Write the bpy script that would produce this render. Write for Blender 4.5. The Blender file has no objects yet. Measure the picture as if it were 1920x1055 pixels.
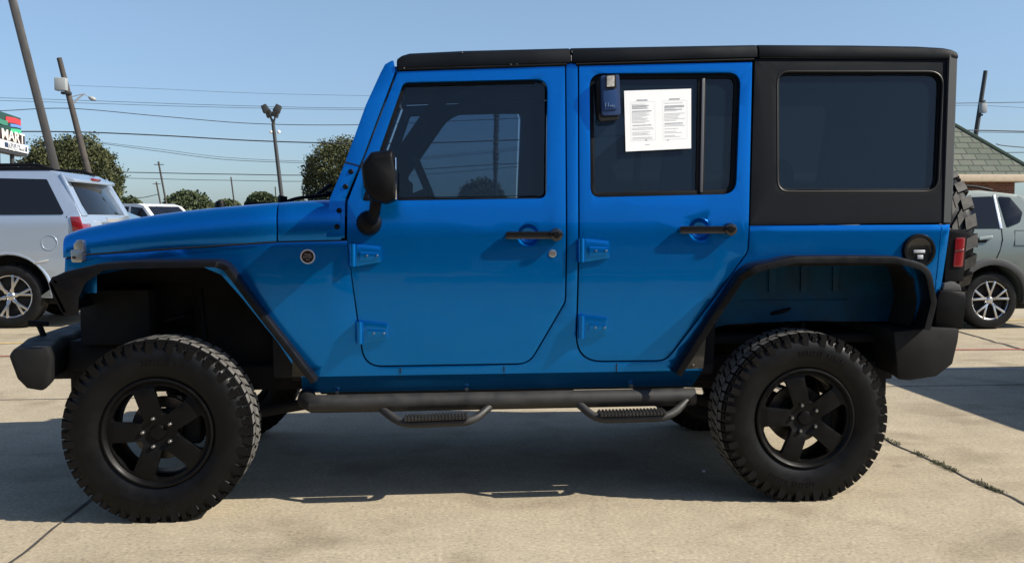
import bpy, bmesh, math, random
from math import sin, cos, pi, radians
from mathutils import Vector, Matrix, noise
random.seed(7)
sc = bpy.context.scene
C = sc.collection

# ------------------------------------------------------------------ camera
F_PX, PITCH, YAW, ROLL = 1850.0, 0.06292, 0.08591, -0.00286
CAM = Vector((-0.28818, -4.42413, 1.32786))
_f = Vector((sin(YAW) * cos(PITCH), cos(YAW) * cos(PITCH), -sin(PITCH)))
_r = Vector((cos(YAW), -sin(YAW), 0.0))
_u = _r.cross(_f)
RT = _r * cos(ROLL) + _u * sin(ROLL)
UP = -_r * sin(ROLL) + _u * cos(ROLL)
cd = bpy.data.cameras.new("camera")
cam = bpy.data.objects.new("camera", cd)
C.objects.link(cam)
m = Matrix((RT, UP, -_f)).transposed().to_4x4()
m.translation = CAM
cam.matrix_world = m
cd.sensor_width = 36.0
cd.lens = F_PX / 1920.0 * 36.0
cd.clip_start = 0.05
cd.clip_end = 2000.0
sc.camera = cam

# ------------------------------------------------------------------ light
SUN = Vector((1.15, -0.385, 1.0)).normalized()
SKY_STRENGTH, SUN_STRENGTH, EXPOSURE = 0.12, 5.0, 0.6
w = bpy.data.worlds.new("World")
sc.world = w
w.use_nodes = True
nt = w.node_tree
sky = nt.nodes.new("ShaderNodeTexSky")
sky.sky_type = 'NISHITA'
sky.sun_disc = False
sky.sun_elevation = math.asin(SUN.z)
sky.sun_rotation = math.atan2(SUN.x, SUN.y)
sky.air_density = 1.0
sky.dust_density = 0.7
sky.ozone_density = 1.0
bg = nt.nodes["Background"]
bg.inputs[1].default_value = SKY_STRENGTH
_tc = nt.nodes.new('ShaderNodeTexCoord'); _sx = nt.nodes.new('ShaderNodeSeparateXYZ'); _rp = nt.nodes.new('ShaderNodeValToRGB')
_e = _rp.color_ramp.elements
_e[0].position, _e[0].color = 0.0, (.41, .53, .74, 1)
_e[1].position, _e[1].color = 1.0, (.50, .55, .62, 1)
for _p, _c in ((.10, (.52, .60, .75)), (.22, (.69, .73, .78)), (.45, (.80, .84, .92))):
    _k = _e.new(_p); _k.color = (*_c, 1)
_mx = nt.nodes.new('ShaderNodeMix'); _mx.data_type = 'RGBA'; _mx.blend_type = 'MULTIPLY'; _mx.inputs[0].default_value = 1
nt.links.new(_tc.outputs['Generated'], _sx.inputs[0]); nt.links.new(_sx.outputs['Z'], _rp.inputs[0])
nt.links.new(sky.outputs[0], _mx.inputs[6]); nt.links.new(_rp.outputs[0], _mx.inputs[7])
nt.links.new(_mx.outputs[2], bg.inputs[0])
ld = bpy.data.lights.new("sun", 'SUN')
ld.energy = SUN_STRENGTH
ld.angle = radians(0.53)
ld.color = (1.0, 0.93, 0.82)
lo = bpy.data.objects.new("sun", ld)
lo.rotation_euler = SUN.to_track_quat('Z', 'Y').to_euler()
C.objects.link(lo)
sc.view_settings.view_transform = 'Standard'
sc.view_settings.look = 'None'
sc.view_settings.exposure = EXPOSURE
sc.view_settings.gamma = 1.0
sc.cycles.max_bounces = 8
sc.cycles.transparent_max_bounces = 16

# ------------------------------------------------------------------ photo measurements -> metres
def ray(px, py):
    return _f + RT * ((px - 960.0) / F_PX) - UP * ((py - 527.5) / F_PX)
def at_y(px, py, y):
    d = ray(px, py)
    return CAM + d * ((y - CAM.y) / d.y)
def on_ground(px, py, z=0.0):
    d = ray(px, py)
    return CAM + d * ((z - CAM.z) / d.z)
WID = 1.822                      # overall width over the tyres; near tyre face is y = 0
def smooth(t):
    t = max(0.0, min(1.0, t))
    return t * t * (3 - 2 * t)
def YJ(x, z):                    # the vehicle's near body surface
    y = 0.12
    if z < 1.15: y += 0.045 * min(1.0, (1.15 - z) / 0.55) ** 2
    if z < 0.605: y += (0.605 - z) * 1.1
    if z > 1.27: y += (z - 1.27) * 0.14
    if x < -1.0: y += 0.20 * (min(1.2, (-1.0 - x) / 0.95)) ** 1.3
    return y
def S(px, py, fy=YJ, add=0.0):
    y = fy(0, 1.0)
    for _ in range(14):
        p = at_y(px, py, y + add)
        y = fy(p.x, p.z)
    return (p.x, p.z)
def const(y): return lambda x, z: y

# ------------------------------------------------------------------ 2D helpers
def fillet(pts, closed=True, seg=7):
    out = []
    n = len(pts)
    for i, p in enumerate(pts):
        r = p[2] if len(p) > 2 else 0
        if r <= 0 or (not closed and i in (0, n - 1)):
            out.append((p[0], p[1])); continue
        a = Vector(pts[i - 1][:2]); b = Vector(p[:2]); c = Vector(pts[(i + 1) % n][:2])
        u = (a - b); v = (c - b); lu = u.length; lv = v.length
        u.normalize(); v.normalize()
        ang = u.angle(v)
        d = min(r / math.tan(ang / 2), lu * .49, lv * .49)
        s0 = b + u * d; s1 = b + v * d
        for k in range(seg + 1):
            t = k / seg
            q = s0 * (1 - t) ** 2 + b * 2 * t * (1 - t) + s1 * t * t
            out.append((q.x, q.y))
    return out
def area(P): return sum(P[i - 1][0] * P[i][1] - P[i][0] * P[i - 1][1] for i in range(len(P))) / 2
def inset(P, d):
    s = 1 if area(P) > 0 else -1
    out = []
    n = len(P)
    for i in range(n):
        a = Vector(P[i - 1]); b = Vector(P[i]); c = Vector(P[(i + 1) % n])
        e1 = (b - a); e2 = (c - b)
        if e1.length < 1e-9 or e2.length < 1e-9: out.append(P[i]); continue
        e1.normalize(); e2.normalize()
        n1 = Vector((-e1.y, e1.x)) * s; n2 = Vector((-e2.y, e2.x)) * s
        nn = (n1 + n2)
        if nn.length < 1e-6: nn = n1
        nn.normalize()
        k = d / max(.4, nn.dot(n1))
        out.append((b.x + nn.x * k, b.y + nn.y * k))
    return out
def circle2(cx, cy, rx, ry=None, n=28):
    ry = rx if ry is None else ry
    return [(cx + rx * cos(2 * pi * k / n), cy + ry * sin(2 * pi * k / n)) for k in range(n)]

# ------------------------------------------------------------------ mesh helpers
def obj(name, me, mat=None, parent=None, loc=None):
    if isinstance(me, bmesh.types.BMesh):
        b = me
        me = bpy.data.meshes.new(name)
        b.to_mesh(me); b.free()
    o = bpy.data.objects.new(name, me)
    if mat is not None:
        ml = mat if isinstance(mat, (list, tuple)) else [mat]
        if len(me.materials) == len(ml):
            for i_, mm in enumerate(ml): me.materials[i_] = mm
        else:
            if len(me.materials): me.materials.clear()
            for mm in ml: me.materials.append(mm)
    C.objects.link(o)
    if parent is not None:
        o.parent = parent
        if loc is None and parent.type == 'EMPTY' and not parent.parent: o.location = -parent.location
    if loc is not None: o.location = loc
    return o
def shade(me, ang=35):
    if ang:
        me.shade_smooth() if hasattr(me, 'shade_smooth') else None
        me.set_sharp_from_angle(angle=radians(ang))
def bake(bm, name, mods=(), ang=35):
    bm.normal_update()
    me = bpy.data.meshes.new(name)
    bm.to_mesh(me); bm.free()
    if mods:
        o = bpy.data.objects.new('tmp', me); C.objects.link(o)
        for kind, kw in mods:
            md = o.modifiers.new(kind, kind)
            for k, v in kw.items(): setattr(md, k, v)
        dg = bpy.context.evaluated_depsgraph_get()
        me2 = bpy.data.meshes.new_from_object(o.evaluated_get(dg))
        bpy.data.objects.remove(o)
        bpy.data.meshes.remove(me)
        me = me2; me.name = name
    shade(me, ang)
    return me
def sheet_bm(outline, holes=(), dx=.15, dz=.06, zs=()):
    bm = bmesh.new()
    for loop in [outline] + list(holes):
        vs = [bm.verts.new((x, 0, z)) for x, z in loop]
        for i in range(len(vs)): bm.edges.new((vs[i - 1], vs[i]))
    bmesh.ops.triangle_fill(bm, use_beauty=True, use_dissolve=False, edges=bm.edges[:], normal=(0, -1, 0))
    X = [v.co.x for v in bm.verts]; Z = [v.co.z for v in bm.verts]
    def cuts(a, b, d, n):
        k = math.ceil(a / d) * d
        while k < b:
            if k > a + 1e-4:
                co = (k + .00013, 0, 0) if n[0] else (0, 0, k + .00013)
                bmesh.ops.bisect_plane(bm, geom=bm.verts[:] + bm.edges[:] + bm.faces[:], plane_co=co, plane_no=n)
            k += d
    if dx: cuts(min(X), max(X), dx, (1, 0, 0))
    if dz: cuts(min(Z), max(Z), dz, (0, 0, 1))
    for z in zs:
        bmesh.ops.bisect_plane(bm, geom=bm.verts[:] + bm.edges[:] + bm.faces[:], plane_co=(0, 0, z), plane_no=(0, 0, 1))
    for f in bm.faces:
        if f.normal.y > 0: f.normal_flip()
    return bm
def mirror_mesh(me, name=None, yc=WID):
    q = me.copy()
    q.transform(Matrix.Translation((0, yc, 0)) @ Matrix.Scale(-1, 4, (0, 1, 0)))
    q.flip_normals()
    return q
def panel_me(name, P, holes=(), fy=YJ, off=0.0, thick=.03, bev=.004, dx=.15, dz=.06, ang=35, seg=2, zs=(.605,)):
    """P, holes in metres (x,z); lies on y=fy(x,z)+off, thickness goes inwards (+y)"""
    bm = sheet_bm(P, holes, dx, dz, zs)
    for v in bm.verts: v.co.y = fy(v.co.x, v.co.z) + off
    mods = [('SOLIDIFY', dict(thickness=thick, offset=-1.0))]
    if bev: mods.append(('BEVEL', dict(width=bev, segments=seg, limit_method='ANGLE', angle_limit=radians(50))))
    return bake(bm, name, mods, ang)
def both(name, me, mat, parent, **kw):
    a = obj(name, me, mat, parent, **kw)
    b = obj(name, mirror_mesh(me), mat, parent, **kw)
    return a, b
def box(bm, lo, hi):
    r = bmesh.ops.create_cube(bm, size=1)
    for v in r['verts']:
        v.co = Vector([(lo[i] + hi[i]) / 2 + v.co[i] * (hi[i] - lo[i]) for i in range(3)])
    return r['verts']
def box_me(name, boxes, bev=.006, ang=35):
    bm = bmesh.new()
    for lo, hi in boxes: box(bm, lo, hi)
    return bake(bm, name, [('BEVEL', dict(width=bev, segments=2, limit_method='ANGLE', angle_limit=radians(50)))] if bev else (), ang)
def tube(bm, pts, r, n=12, caps=True):
    pts = [Vector(p) for p in pts]
    rings = []
    prev = None
    for i, p in enumerate(pts):
        t = (pts[min(i + 1, len(pts) - 1)] - pts[max(i - 1, 0)]).normalized()
        if prev is None:
            a = Vector((0, 0, 1)) if abs(t.z) < .9 else Vector((1, 0, 0))
            u = t.cross(a).normalized()
        else:
            u = (prev - t * prev.dot(t)).normalized()
        prev = u
        v = t.cross(u)
        rr = r[i] if isinstance(r, (list, tuple)) else r
        rings.append([bm.verts.new(p + (u * cos(2 * pi * k / n) + v * sin(2 * pi * k / n)) * rr) for k in range(n)])
    for a, b in zip(rings, rings[1:]):
        for k in range(n): bm.faces.new((a[k], b[k], b[(k + 1) % n], a[(k + 1) % n])).normal_flip()
    if caps:
        bm.faces.new(rings[0]); bm.faces.new(rings[-1][::-1])
def tube_me(name, paths, n=12, ang=40):
    bm = bmesh.new()
    for pts, r in paths: tube(bm, pts, r, n)
    bmesh.ops.recalc_face_normals(bm, faces=bm.faces[:])
    return bake(bm, name, (), ang)
def smooth_path(pts, seg=8, rad=.08):
    """3D polyline with rounded corners"""
    P = [Vector(p) for p in pts]; out = [P[0]]
    for i in range(1, len(P) - 1):
        a, b, c = P[i - 1], P[i], P[i + 1]
        u = (a - b); v = (c - b)
        d = min(rad, u.length * .45, v.length * .45)
        s0 = b + u.normalized() * d; s1 = b + v.normalized() * d
        for k in range(seg + 1):
            t = k / seg
            out.append(s0 * (1 - t) ** 2 + b * 2 * t * (1 - t) + s1 * t * t)
    out.append(P[-1])
    return out
def lathe(bm, prof, n=48, axis='Y', a0=0, a1=2 * pi):
    """prof: (radius, along) pairs"""
    full = abs(a1 - a0 - 2 * pi) < 1e-6
    cnt = n if full else n + 1
    rings = []
    for r, h in prof:
        ring = []
        for k in range(cnt):
            a = a0 + (a1 - a0) * k / n
            if axis == 'Y': co = (r * cos(a), h, r * sin(a))
            elif axis == 'X': co = (h, r * cos(a), r * sin(a))
            else: co = (r * cos(a), r * sin(a), h)
            ring.append(bm.verts.new(co))
        rings.append(ring)
    for A, B in zip(rings, rings[1:]):
        for k in range(cnt if full else n):
            k2 = (k + 1) % cnt
            bm.faces.new((A[k], A[k2], B[k2], B[k]))
    return rings
def loft_me(name, sections, caps=True, bev=0, ang=35, closed=True):
    bm = bmesh.new()
    rings = [[bm.verts.new(p) for p in s] for s in sections]
    n = len(rings[0])
    for A, B in zip(rings, rings[1:]):
        for k in range(n if closed else n - 1):
            bm.faces.new((A[k], A[(k + 1) % n], B[(k + 1) % n], B[k]))
    if caps and closed:
        bm.faces.new(rings[0]); bm.faces.new(rings[-1][::-1])
    bmesh.ops.recalc_face_normals(bm, faces=bm.faces[:])
    return bake(bm, name, [('BEVEL', dict(width=bev, segments=2, limit_method='ANGLE', angle_limit=radians(40)))] if bev else (), ang)
def empty(name, loc, label, cat, group=None):
    o = bpy.data.objects.new(name, None); C.objects.link(o)
    o.location = loc
    o.empty_display_size = .2
    o['label'] = label; o['category'] = cat
    if group: o['group'] = group
    return o
def tag(o, label, cat, group=None):
    o['label'] = label; o['category'] = cat
    if group: o['group'] = group
    return o
def text_me(name, s, size, extrude=.001, bold=0.0):
    cu = bpy.data.curves.new(name, 'FONT')
    cu.body = s; cu.size = size; cu.offset = bold; cu.extrude = extrude
    cu.align_x = 'CENTER'; cu.align_y = 'CENTER'
    o = bpy.data.objects.new('tmp', cu); C.objects.link(o)
    me = bpy.data.meshes.new_from_object(o.evaluated_get(bpy.context.evaluated_depsgraph_get()))
    bpy.data.objects.remove(o)
    return me

# ------------------------------------------------------------------ materials
def mat(name, col, rough=.5, metal=0.0, coat=0.0, spec=.5, bump=0, bscale=200, mott=0, mscale=8, emis=None, crough=.03):
    m = bpy.data.materials.new(name); m.use_nodes = True
    n = m.node_tree; b = n.nodes['Principled BSDF']
    b.inputs['Base Color'].default_value = (*col, 1)
    b.inputs['Roughness'].default_value = rough
    b.inputs['Metallic'].default_value = metal
    b.inputs['Coat Weight'].default_value = coat
    b.inputs['Coat Roughness'].default_value = crough
    b.inputs['Specular IOR Level'].default_value = spec
    tc = n.nodes.new('ShaderNodeTexCoord')
    if mott:
        nz = n.nodes.new('ShaderNodeTexNoise'); nz.inputs['Scale'].default_value = mscale; nz.inputs['Detail'].default_value = 8
        rp = n.nodes.new('ShaderNodeMapRange')
        rp.inputs[1].default_value = .3; rp.inputs[2].default_value = .7
        rp.inputs[3].default_value = 1 - mott; rp.inputs[4].default_value = 1 + mott
        mx = n.nodes.new('ShaderNodeMix'); mx.data_type = 'RGBA'; mx.blend_type = 'MULTIPLY'; mx.inputs[0].default_value = 1
        n.links.new(tc.outputs['Object'], nz.inputs['Vector']); n.links.new(nz.outputs[0], rp.inputs[0])
        mx.inputs[6].default_value = (*col, 1); n.links.new(rp.outputs[0], mx.inputs[7])
        n.links.new(mx.outputs[2], b.inputs['Base Color'])
        r2 = n.nodes.new('ShaderNodeMapRange')
        r2.inputs[1].default_value = .3; r2.inputs[2].default_value = .7
        r2.inputs[3].default_value = max(0, rough - .1); r2.inputs[4].default_value = min(1, rough + .12)
        n.links.new(nz.outputs[0], r2.inputs[0]); n.links.new(r2.outputs[0], b.inputs['Roughness'])
    if bump:
        nb = n.nodes.new('ShaderNodeTexNoise'); nb.inputs['Scale'].default_value = bscale; nb.inputs['Detail'].default_value = 4
        bp = n.nodes.new('ShaderNodeBump'); bp.inputs['Strength'].default_value = bump; bp.inputs['Distance'].default_value = .003
        n.links.new(tc.outputs['Object'], nb.inputs['Vector']); n.links.new(nb.outputs[0], bp.inputs['Height'])
        n.links.new(bp.outputs[0], b.inputs['Normal'])
    if emis:
        b.inputs['Emission Color'].default_value = (*col, 1); b.inputs['Emission Strength'].default_value = emis
    return m
def glass_mat(name, tint, ior=1.45, film=.05):
    m = bpy.data.materials.new(name); m.use_nodes = True
    n = m.node_tree; n.nodes.remove(n.nodes['Principled BSDF'])
    out = n.nodes['Material Output']
    fr = n.nodes.new('ShaderNodeFresnel'); fr.inputs[0].default_value = ior
    tr = n.nodes.new('ShaderNodeBsdfTransparent'); tr.inputs[0].default_value = (*tint, 1)
    gl = n.nodes.new('ShaderNodeBsdfGlossy'); gl.inputs['Roughness'].default_value = .02
    nz = n.nodes.new('ShaderNodeTexNoise'); nz.inputs['Scale'].default_value = 2.5
    bp = n.nodes.new('ShaderNodeBump'); bp.inputs['Strength'].default_value = .12; bp.inputs['Distance'].default_value = .01
    tc = n.nodes.new('ShaderNodeTexCoord')
    n.links.new(tc.outputs['Object'], nz.inputs['Vector']); n.links.new(nz.outputs[0], bp.inputs['Height'])
    n.links.new(bp.outputs[0], gl.inputs['Normal'])
    mx = n.nodes.new('ShaderNodeMixShader')
    n.links.new(fr.outputs[0], mx.inputs[0]); n.links.new(tr.outputs[0], mx.inputs[1]); n.links.new(gl.outputs[0], mx.inputs[2])
    df = n.nodes.new('ShaderNodeBsdfDiffuse'); df.inputs[0].default_value = (.10, .20, .32, 1)  # blue diffuse share paints a sky reflection into the glass
    m2 = n.nodes.new('ShaderNodeMixShader'); m2.inputs[0].default_value = film
    n.links.new(mx.outputs[0], m2.inputs[1]); n.links.new(df.outputs[0], m2.inputs[2])
    n.links.new(m2.outputs[0], out.inputs[0])
    return m
def paint_mat(name, col, flake=.25, metal=.45, rough=.38, coat=1.0, spec=.5):
    m = mat(name, col, rough=rough, metal=metal, coat=coat, spec=spec, crough=.03)
    n = m.node_tree; b = n.nodes['Principled BSDF']
    tc = n.nodes.new('ShaderNodeTexCoord')
    vo = n.nodes.new('ShaderNodeTexVoronoi'); vo.inputs['Scale'].default_value = 900
    mx = n.nodes.new('ShaderNodeMix'); mx.data_type = 'RGBA'; mx.inputs[0].default_value = flake
    mx.blend_type = 'OVERLAY'
    mx.inputs[6].default_value = (*col, 1)
    n.links.new(tc.outputs['Object'], vo.inputs['Vector']); n.links.new(vo.outputs['Color'], mx.inputs[7])
    n.links.new(mx.outputs[2], b.inputs['Base Color'])
    # faint orange peel in the clear coat and a film of dust
    nz = n.nodes.new('ShaderNodeTexNoise'); nz.inputs['Scale'].default_value = 3.0; nz.inputs['Detail'].default_value = 3
    bp = n.nodes.new('ShaderNodeBump'); bp.inputs['Strength'].default_value = .10; bp.inputs['Distance'].default_value = .01
    n.links.new(tc.outputs['Object'], nz.inputs['Vector']); n.links.new(nz.outputs[0], bp.inputs['Height'])
    n.links.new(bp.outputs[0], b.inputs['Coat Normal'])
    return m
M = dict(
    blue=paint_mat('blue_paint', (0.0, 0.160, 0.52), metal=.74, rough=.25, coat=.26, spec=.12),
    black_top=mat('black_hardtop', (.0040, .0060, .0090), .6, spec=.10, bump=.25, bscale=500, mott=.15, mscale=6),
    black=mat('black_plastic', (.0030, .0034, .0042), .5, spec=.14, bump=.3, bscale=350, mott=.2, mscale=9),
    flare=mat('powder_coat', (.0035, .0035, .0042), .42, spec=.18, bump=.25, bscale=400, mott=.2, mscale=12),
    gloss=mat('gloss_black', (.008, .008, .009), .18, coat=.6),
    tread=mat('dusty_tread', (.10, .097, .09), .85, spec=.2, bump=.4, bscale=200, mott=.45, mscale=18),
    rubber=mat('tyre_rubber', (.0032, .0034, .0038), .5, spec=.15, coat=.10, crough=.2, bump=.3, bscale=250, mott=.35, mscale=14),
    wall=mat('tyre_wall', (.007, .007, .0075), .5, spec=.2, bump=.2, bscale=300, mott=.3, mscale=10),
    rim=mat('black_rim', (.0022, .0023, .0026), .45, spec=.18, mott=.2, mscale=15),
    bump=mat('bumper_plastic', (.011, .011, .011), .6, spec=.2, bump=.3, bscale=350, mott=.25, mscale=9),
    dark=mat('underbody', (.003, .003, .0035), .85, mott=.4, mscale=9),
    steel=mat('steel', (.5, .5, .5), .3, metal=1),
    chrome=mat('chrome', (.8, .8, .8), .28, metal=.75),
    nut=mat('lug_nut_metal', (.30, .30, .30), .35, metal=1),
    disc=mat('brake_disc', (.10, .095, .09), .4, metal=1, mott=.3, mscale=20),
    bar=mat('worn_step_bar', (.018, .0175, .0165), .6, bump=.4, bscale=180, mott=.45, mscale=14),
    plate=mat('mount_plate', (.05, .045, .035), .7, bump=.5, bscale=120, mott=.5, mscale=25),
    seat=mat('seat_cloth', (.03, .03, .032), .9, bump=.4, bscale=300),
    trim=mat('cabin_trim', (.008, .009, .011), .9, spec=.15, bump=.2, bscale=200),
    glass_f=glass_mat('front_door_glass', (.50, .58, .65), film=.012),
    glass_r=glass_mat('privacy_glass', (.34, .38, .42), film=.045),
    glass_c=glass_mat('clear_glass', (.85, .9, .88), film=.01),
    red=mat('red_lens', (.20, .006, .010), .2, coat=1),
    lamp=mat('grey_lens', (.5, .5, .48), .2, coat=1),
    mirror=mat('mirror_glass', (.8, .8, .8), .02, metal=1),
    white=mat('white_paint', (.78, .78, .76), .35, coat=.6),
    silver=paint_mat('silver_paint', (.42, .50, .60), .12, .55, .34),
    sage=paint_mat('grey_green_paint', (.125, .155, .145), .08, .25, .4),
    clad=mat('grey_cladding', (.05, .052, .055), .6),
    dglass=mat('dark_car_glass', (.008, .010, .014), .06, spec=.35),
    teal=mat('pale_car_glass', (.10, .17, .18), .06, coat=1),
    alloy=mat('alloy_wheel', (.55, .55, .55), .28, metal=1),
    paper=mat('paper', (.85, .86, .85), .7, mott=.03, mscale=10),
    ink=mat('ink', (.30, .31, .33), .8),
    ink2=mat('pale_ink', (.55, .56, .58), .8),
    navy=mat('navy_plastic', (.012, .035, .11), .45, bump=.2, bscale=200),
    greym=mat('grey_metal', (.42, .40, .37), .45, bump=.3, bscale=400, mott=.3, mscale=60),
    wood=mat('weathered_pole', (.06, .052, .046), .9, bump=.6, bscale=40, mott=.35, mscale=6),
    brown=mat('brown_pole_paint', (.022, .020, .019), .6, mott=.2, mscale=5),
    dpole=mat('dark_pole_paint', (.03, .032, .034), .6),
    wire=mat('cable', (.03, .03, .032), .7),
    galv=mat('galvanised', (.45, .47, .5), .5, metal=.5),
    lampg=mat('lamp_head', (.30, .32, .32), .5),
)

# ------------------------------------------------------------------ ground
def ground_mat():
    m = bpy.data.materials.new('concrete'); m.use_nodes = True
    n = m.node_tree; b = n.nodes['Principled BSDF']; L = n.links.new
    tc = n.nodes.new('ShaderNodeTexCoord')
    def noise_(s, d, r=.6):
        q = n.nodes.new('ShaderNodeTexNoise'); q.inputs['Scale'].default_value = s; q.inputs['Detail'].default_value = d
        q.inputs['Roughness'].default_value = r
        L(tc.outputs['Object'], q.inputs['Vector']); return q
    def ramp(src, stops):
        q = n.nodes.new('ShaderNodeValToRGB')
        e = q.color_ramp.elements
        e[0].position, e[0].color = stops[0][0], (*stops[0][1], 1)
        e[1].position, e[1].color = stops[-1][0], (*stops[-1][1], 1)
        for p, c in stops[1:-1]:
            k = e.new(p); k.color = (*c, 1)
        L(src, q.inputs[0]); return q
    def mix(a, b_, f, mode='MULTIPLY'):
        q = n.nodes.new('ShaderNodeMix'); q.data_type = 'RGBA'; q.blend_type = mode
        q.inputs[0].default_value = f
        L(a, q.inputs[6]); L(b_, q.inputs[7]); return q.outputs[2]
    big = noise_(.45, 6)
    base = ramp(big.outputs[0], [(.3, (.32, .272, .195)), (.5, (.365, .312, .222)), (.72, (.41, .355, .255))])
    mid = ramp(noise_(5, 8, .7).outputs[0], [(.3, (.86, .855, .85)), (.7, (1.08, 1.075, 1.06))])
    c = mix(base.outputs[0], mid.outputs[0], 1)
    fine = ramp(noise_(55, 5, .75).outputs[0], [(.30, (.45, .43, .40)), (.44, (.90, .90, .90)), (.58, (1.08, 1.08, 1.08)), (.70, (1.5, 1.48, 1.42))])
    c = mix(c, fine.outputs[0], 1.0)
    vo = n.nodes.new('ShaderNodeTexVoronoi'); vo.inputs['Scale'].default_value = 130
    L(tc.outputs['Object'], vo.inputs['Vector'])
    agg = ramp(vo.outputs['Distance'], [(.0, (.62, .58, .52)), (.22, (1, 1, 1)), (1, (1.06, 1.06, 1.06))])
    c = mix(c, agg.outputs[0], .6)
    st = ramp(noise_(1.7, 3, .5).outputs[0], [(.36, (.72, .70, .68)), (.46, (1, 1, 1)), (1, (1, 1, 1))])
    c = mix(c, st.outputs[0], .7)
    # hairline cracks
    wn = noise_(2.2, 5, .6)
    ad = n.nodes.new('ShaderNodeVectorMath'); ad.operation = 'MULTIPLY_ADD'
    L(wn.outputs['Color'], ad.inputs[0]); ad.inputs[1].default_value = (.5, .5, .5); L(tc.outputs['Object'], ad.inputs[2])
    v3 = n.nodes.new('ShaderNodeTexVoronoi'); v3.feature = 'DISTANCE_TO_EDGE'; v3.inputs['Scale'].default_value = .33
    L(ad.outputs[0], v3.inputs['Vector'])
    ck = ramp(v3.outputs['Distance'], [(.0, (.42, .40, .37)), (.0022, (.75, .74, .72)), (.005, (1, 1, 1)), (1, (1, 1, 1))])
    c = mix(c, ck.outputs[0], .16)
    # dark rubbery streaks along the driving direction
    mpp = n.nodes.new('ShaderNodeMapping'); mpp.inputs['Scale'].default_value = (.25, 2.6, 1)
    L(tc.outputs['Object'], mpp.inputs[0])
    ns = n.nodes.new('ShaderNodeTexNoise'); ns.inputs['Scale'].default_value = 1.3; ns.inputs['Detail'].default_value = 5; L(mpp.outputs[0], ns.inputs['Vector'])
    sk = ramp(ns.outputs[0], [(.30, (.74, .73, .72)), (.42, (1, 1, 1)), (1, (1, 1, 1))])
    c = mix(c, sk.outputs[0], .7)
    # oil drips
    v2 = n.nodes.new('ShaderNodeTexVoronoi'); v2.inputs['Scale'].default_value = 1.3; v2.inputs['Randomness'].default_value = 1
    L(tc.outputs['Object'], v2.inputs['Vector'])
    dr = ramp(v2.outputs['Distance'], [(.0, (.35, .33, .31)), (.03, (.5, .48, .45)), (.07, (1, 1, 1)), (1, (1, 1, 1))])
    c = mix(c, dr.outputs[0], .6)
    L(c, b.inputs['Base Color'])
    b.inputs['Roughness'].default_value = .9
    b.inputs['Specular IOR Level'].default_value = .25
    bp = n.nodes.new('ShaderNodeBump'); bp.inputs['Strength'].default_value = .55; bp.inputs['Distance'].default_value = .004
    L(noise_(90, 6, .8).outputs[0], bp.inputs['Height']); L(bp.outputs[0], b.inputs['Normal'])
    return m
def flat(name, pts, z, material):
    bm = bmesh.new()
    f = bm.faces.new([bm.verts.new((p[0], p[1], z)) for p in pts])
    if f.normal.z < 0 or True:
        bm.normal_update()
        if f.normal.z < 0: f.normal_flip()
    o = obj(name, bm, material); o['kind'] = 'structure'
    return o
flat('ground', [(-400, -200), (400, -200), (400, 900), (-400, 900)], 0.0, ground_mat())
asph = mat('asphalt', (.055, .055, .057), .9, bump=.5, bscale=60, mott=.25, mscale=.6)
grassm = mat('verge_grass', (.055, .075, .028), .95, bump=.8, bscale=30, mott=.35, mscale=.5)
flat('road', [(-400, 27), (400, 27), (400, 41), (-400, 41)], .004, asph)
flat('verge', [(-400, 41.2), (400, 41.2), (400, 900), (-400, 900)], .004, grassm)
def strip(name, a, b, wd, z, material, seg=1, jit=0.0):
    a = Vector(a); b = Vector(b); d = (b - a); nrm = Vector((-d.y, d.x)).normalized()
    bm = bmesh.new(); L_ = []; R_ = []
    for i in range(seg + 1):
        t = i / seg
        j = noise.noise(Vector((t * seg * .35, a.x, 0))) * jit
        w_ = wd * (1 + .5 * (noise.noise(Vector((t * seg * .6, 5, a.y)))) * (1 if jit else 0))
        p = a + d * t + nrm * j
        L_.append(bm.verts.new((p.x + nrm.x * w_ / 2, p.y + nrm.y * w_ / 2, z)))
        R_.append(bm.verts.new((p.x - nrm.x * w_ / 2, p.y - nrm.y * w_ / 2, z)))
    for i in range(seg):
        f = bm.faces.new((R_[i], R_[i + 1], L_[i + 1], L_[i]))
    bm.normal_update()
    for f in bm.faces:
        if f.normal.z < 0: f.normal_flip()
    o = obj(name, bm, material); o['kind'] = 'structure'
    return o
jointm = mat('joint_filler', (.045, .04, .035), .95, mott=.4, mscale=20)
redm = mat('faded_red_line', (.34, .075, .06), .8, mott=.35, mscale=8)
yelm = mat('faded_yellow_line', (.50, .36, .13), .8, mott=.3, mscale=8)
whtm = mat('faded_white_line', (.55, .53, .5), .8, mott=.35, mscale=8)
def g2(px, py):
    p = on_ground(px, py); return (p.x, p.y)
# joint with weeds running away from the camera on the right, and its continuation
ja, jb = Vector(g2(1655, 820)), Vector(g2(1920, 945))
jd = (ja - jb).normalized()
strip('joint', ja + jd * 3.2, jb - jd * 2.5, .016, .004, jointm, 90, .03)
jc, je = Vector(g2(188, 925)), Vector(g2(20, 1055))
jd2 = (jc - je).normalized()
strip('joint', jc + jd2 * 6.5, je - jd2 * 2, .014, .004, jointm, 90, .02)
for yy in (3.05, 7.4, 12.0):
    strip('joint', (-14, yy + .25), (14, yy - .2), .014, .0042, jointm, 90, .02)
ra, rb = Vector(g2(0, 668)), Vector(g2(1920, 655))
strip('painted_line', ra + (ra - rb) * .6, rb + (rb - ra) * .6, .055, .0055, redm, 60, .01)
ya, yb = Vector(g2(0, 644)), Vector(g2(1920, 600))
strip('painted_line', ya + (ya - yb) * .3, yb + (yb - ya) * .3, .08, .0055, yelm, 40, .01)
strip('painted_line', g2(1650, 691), g2(2300, 694), .035, .0058, whtm, 30, .004)
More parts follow.
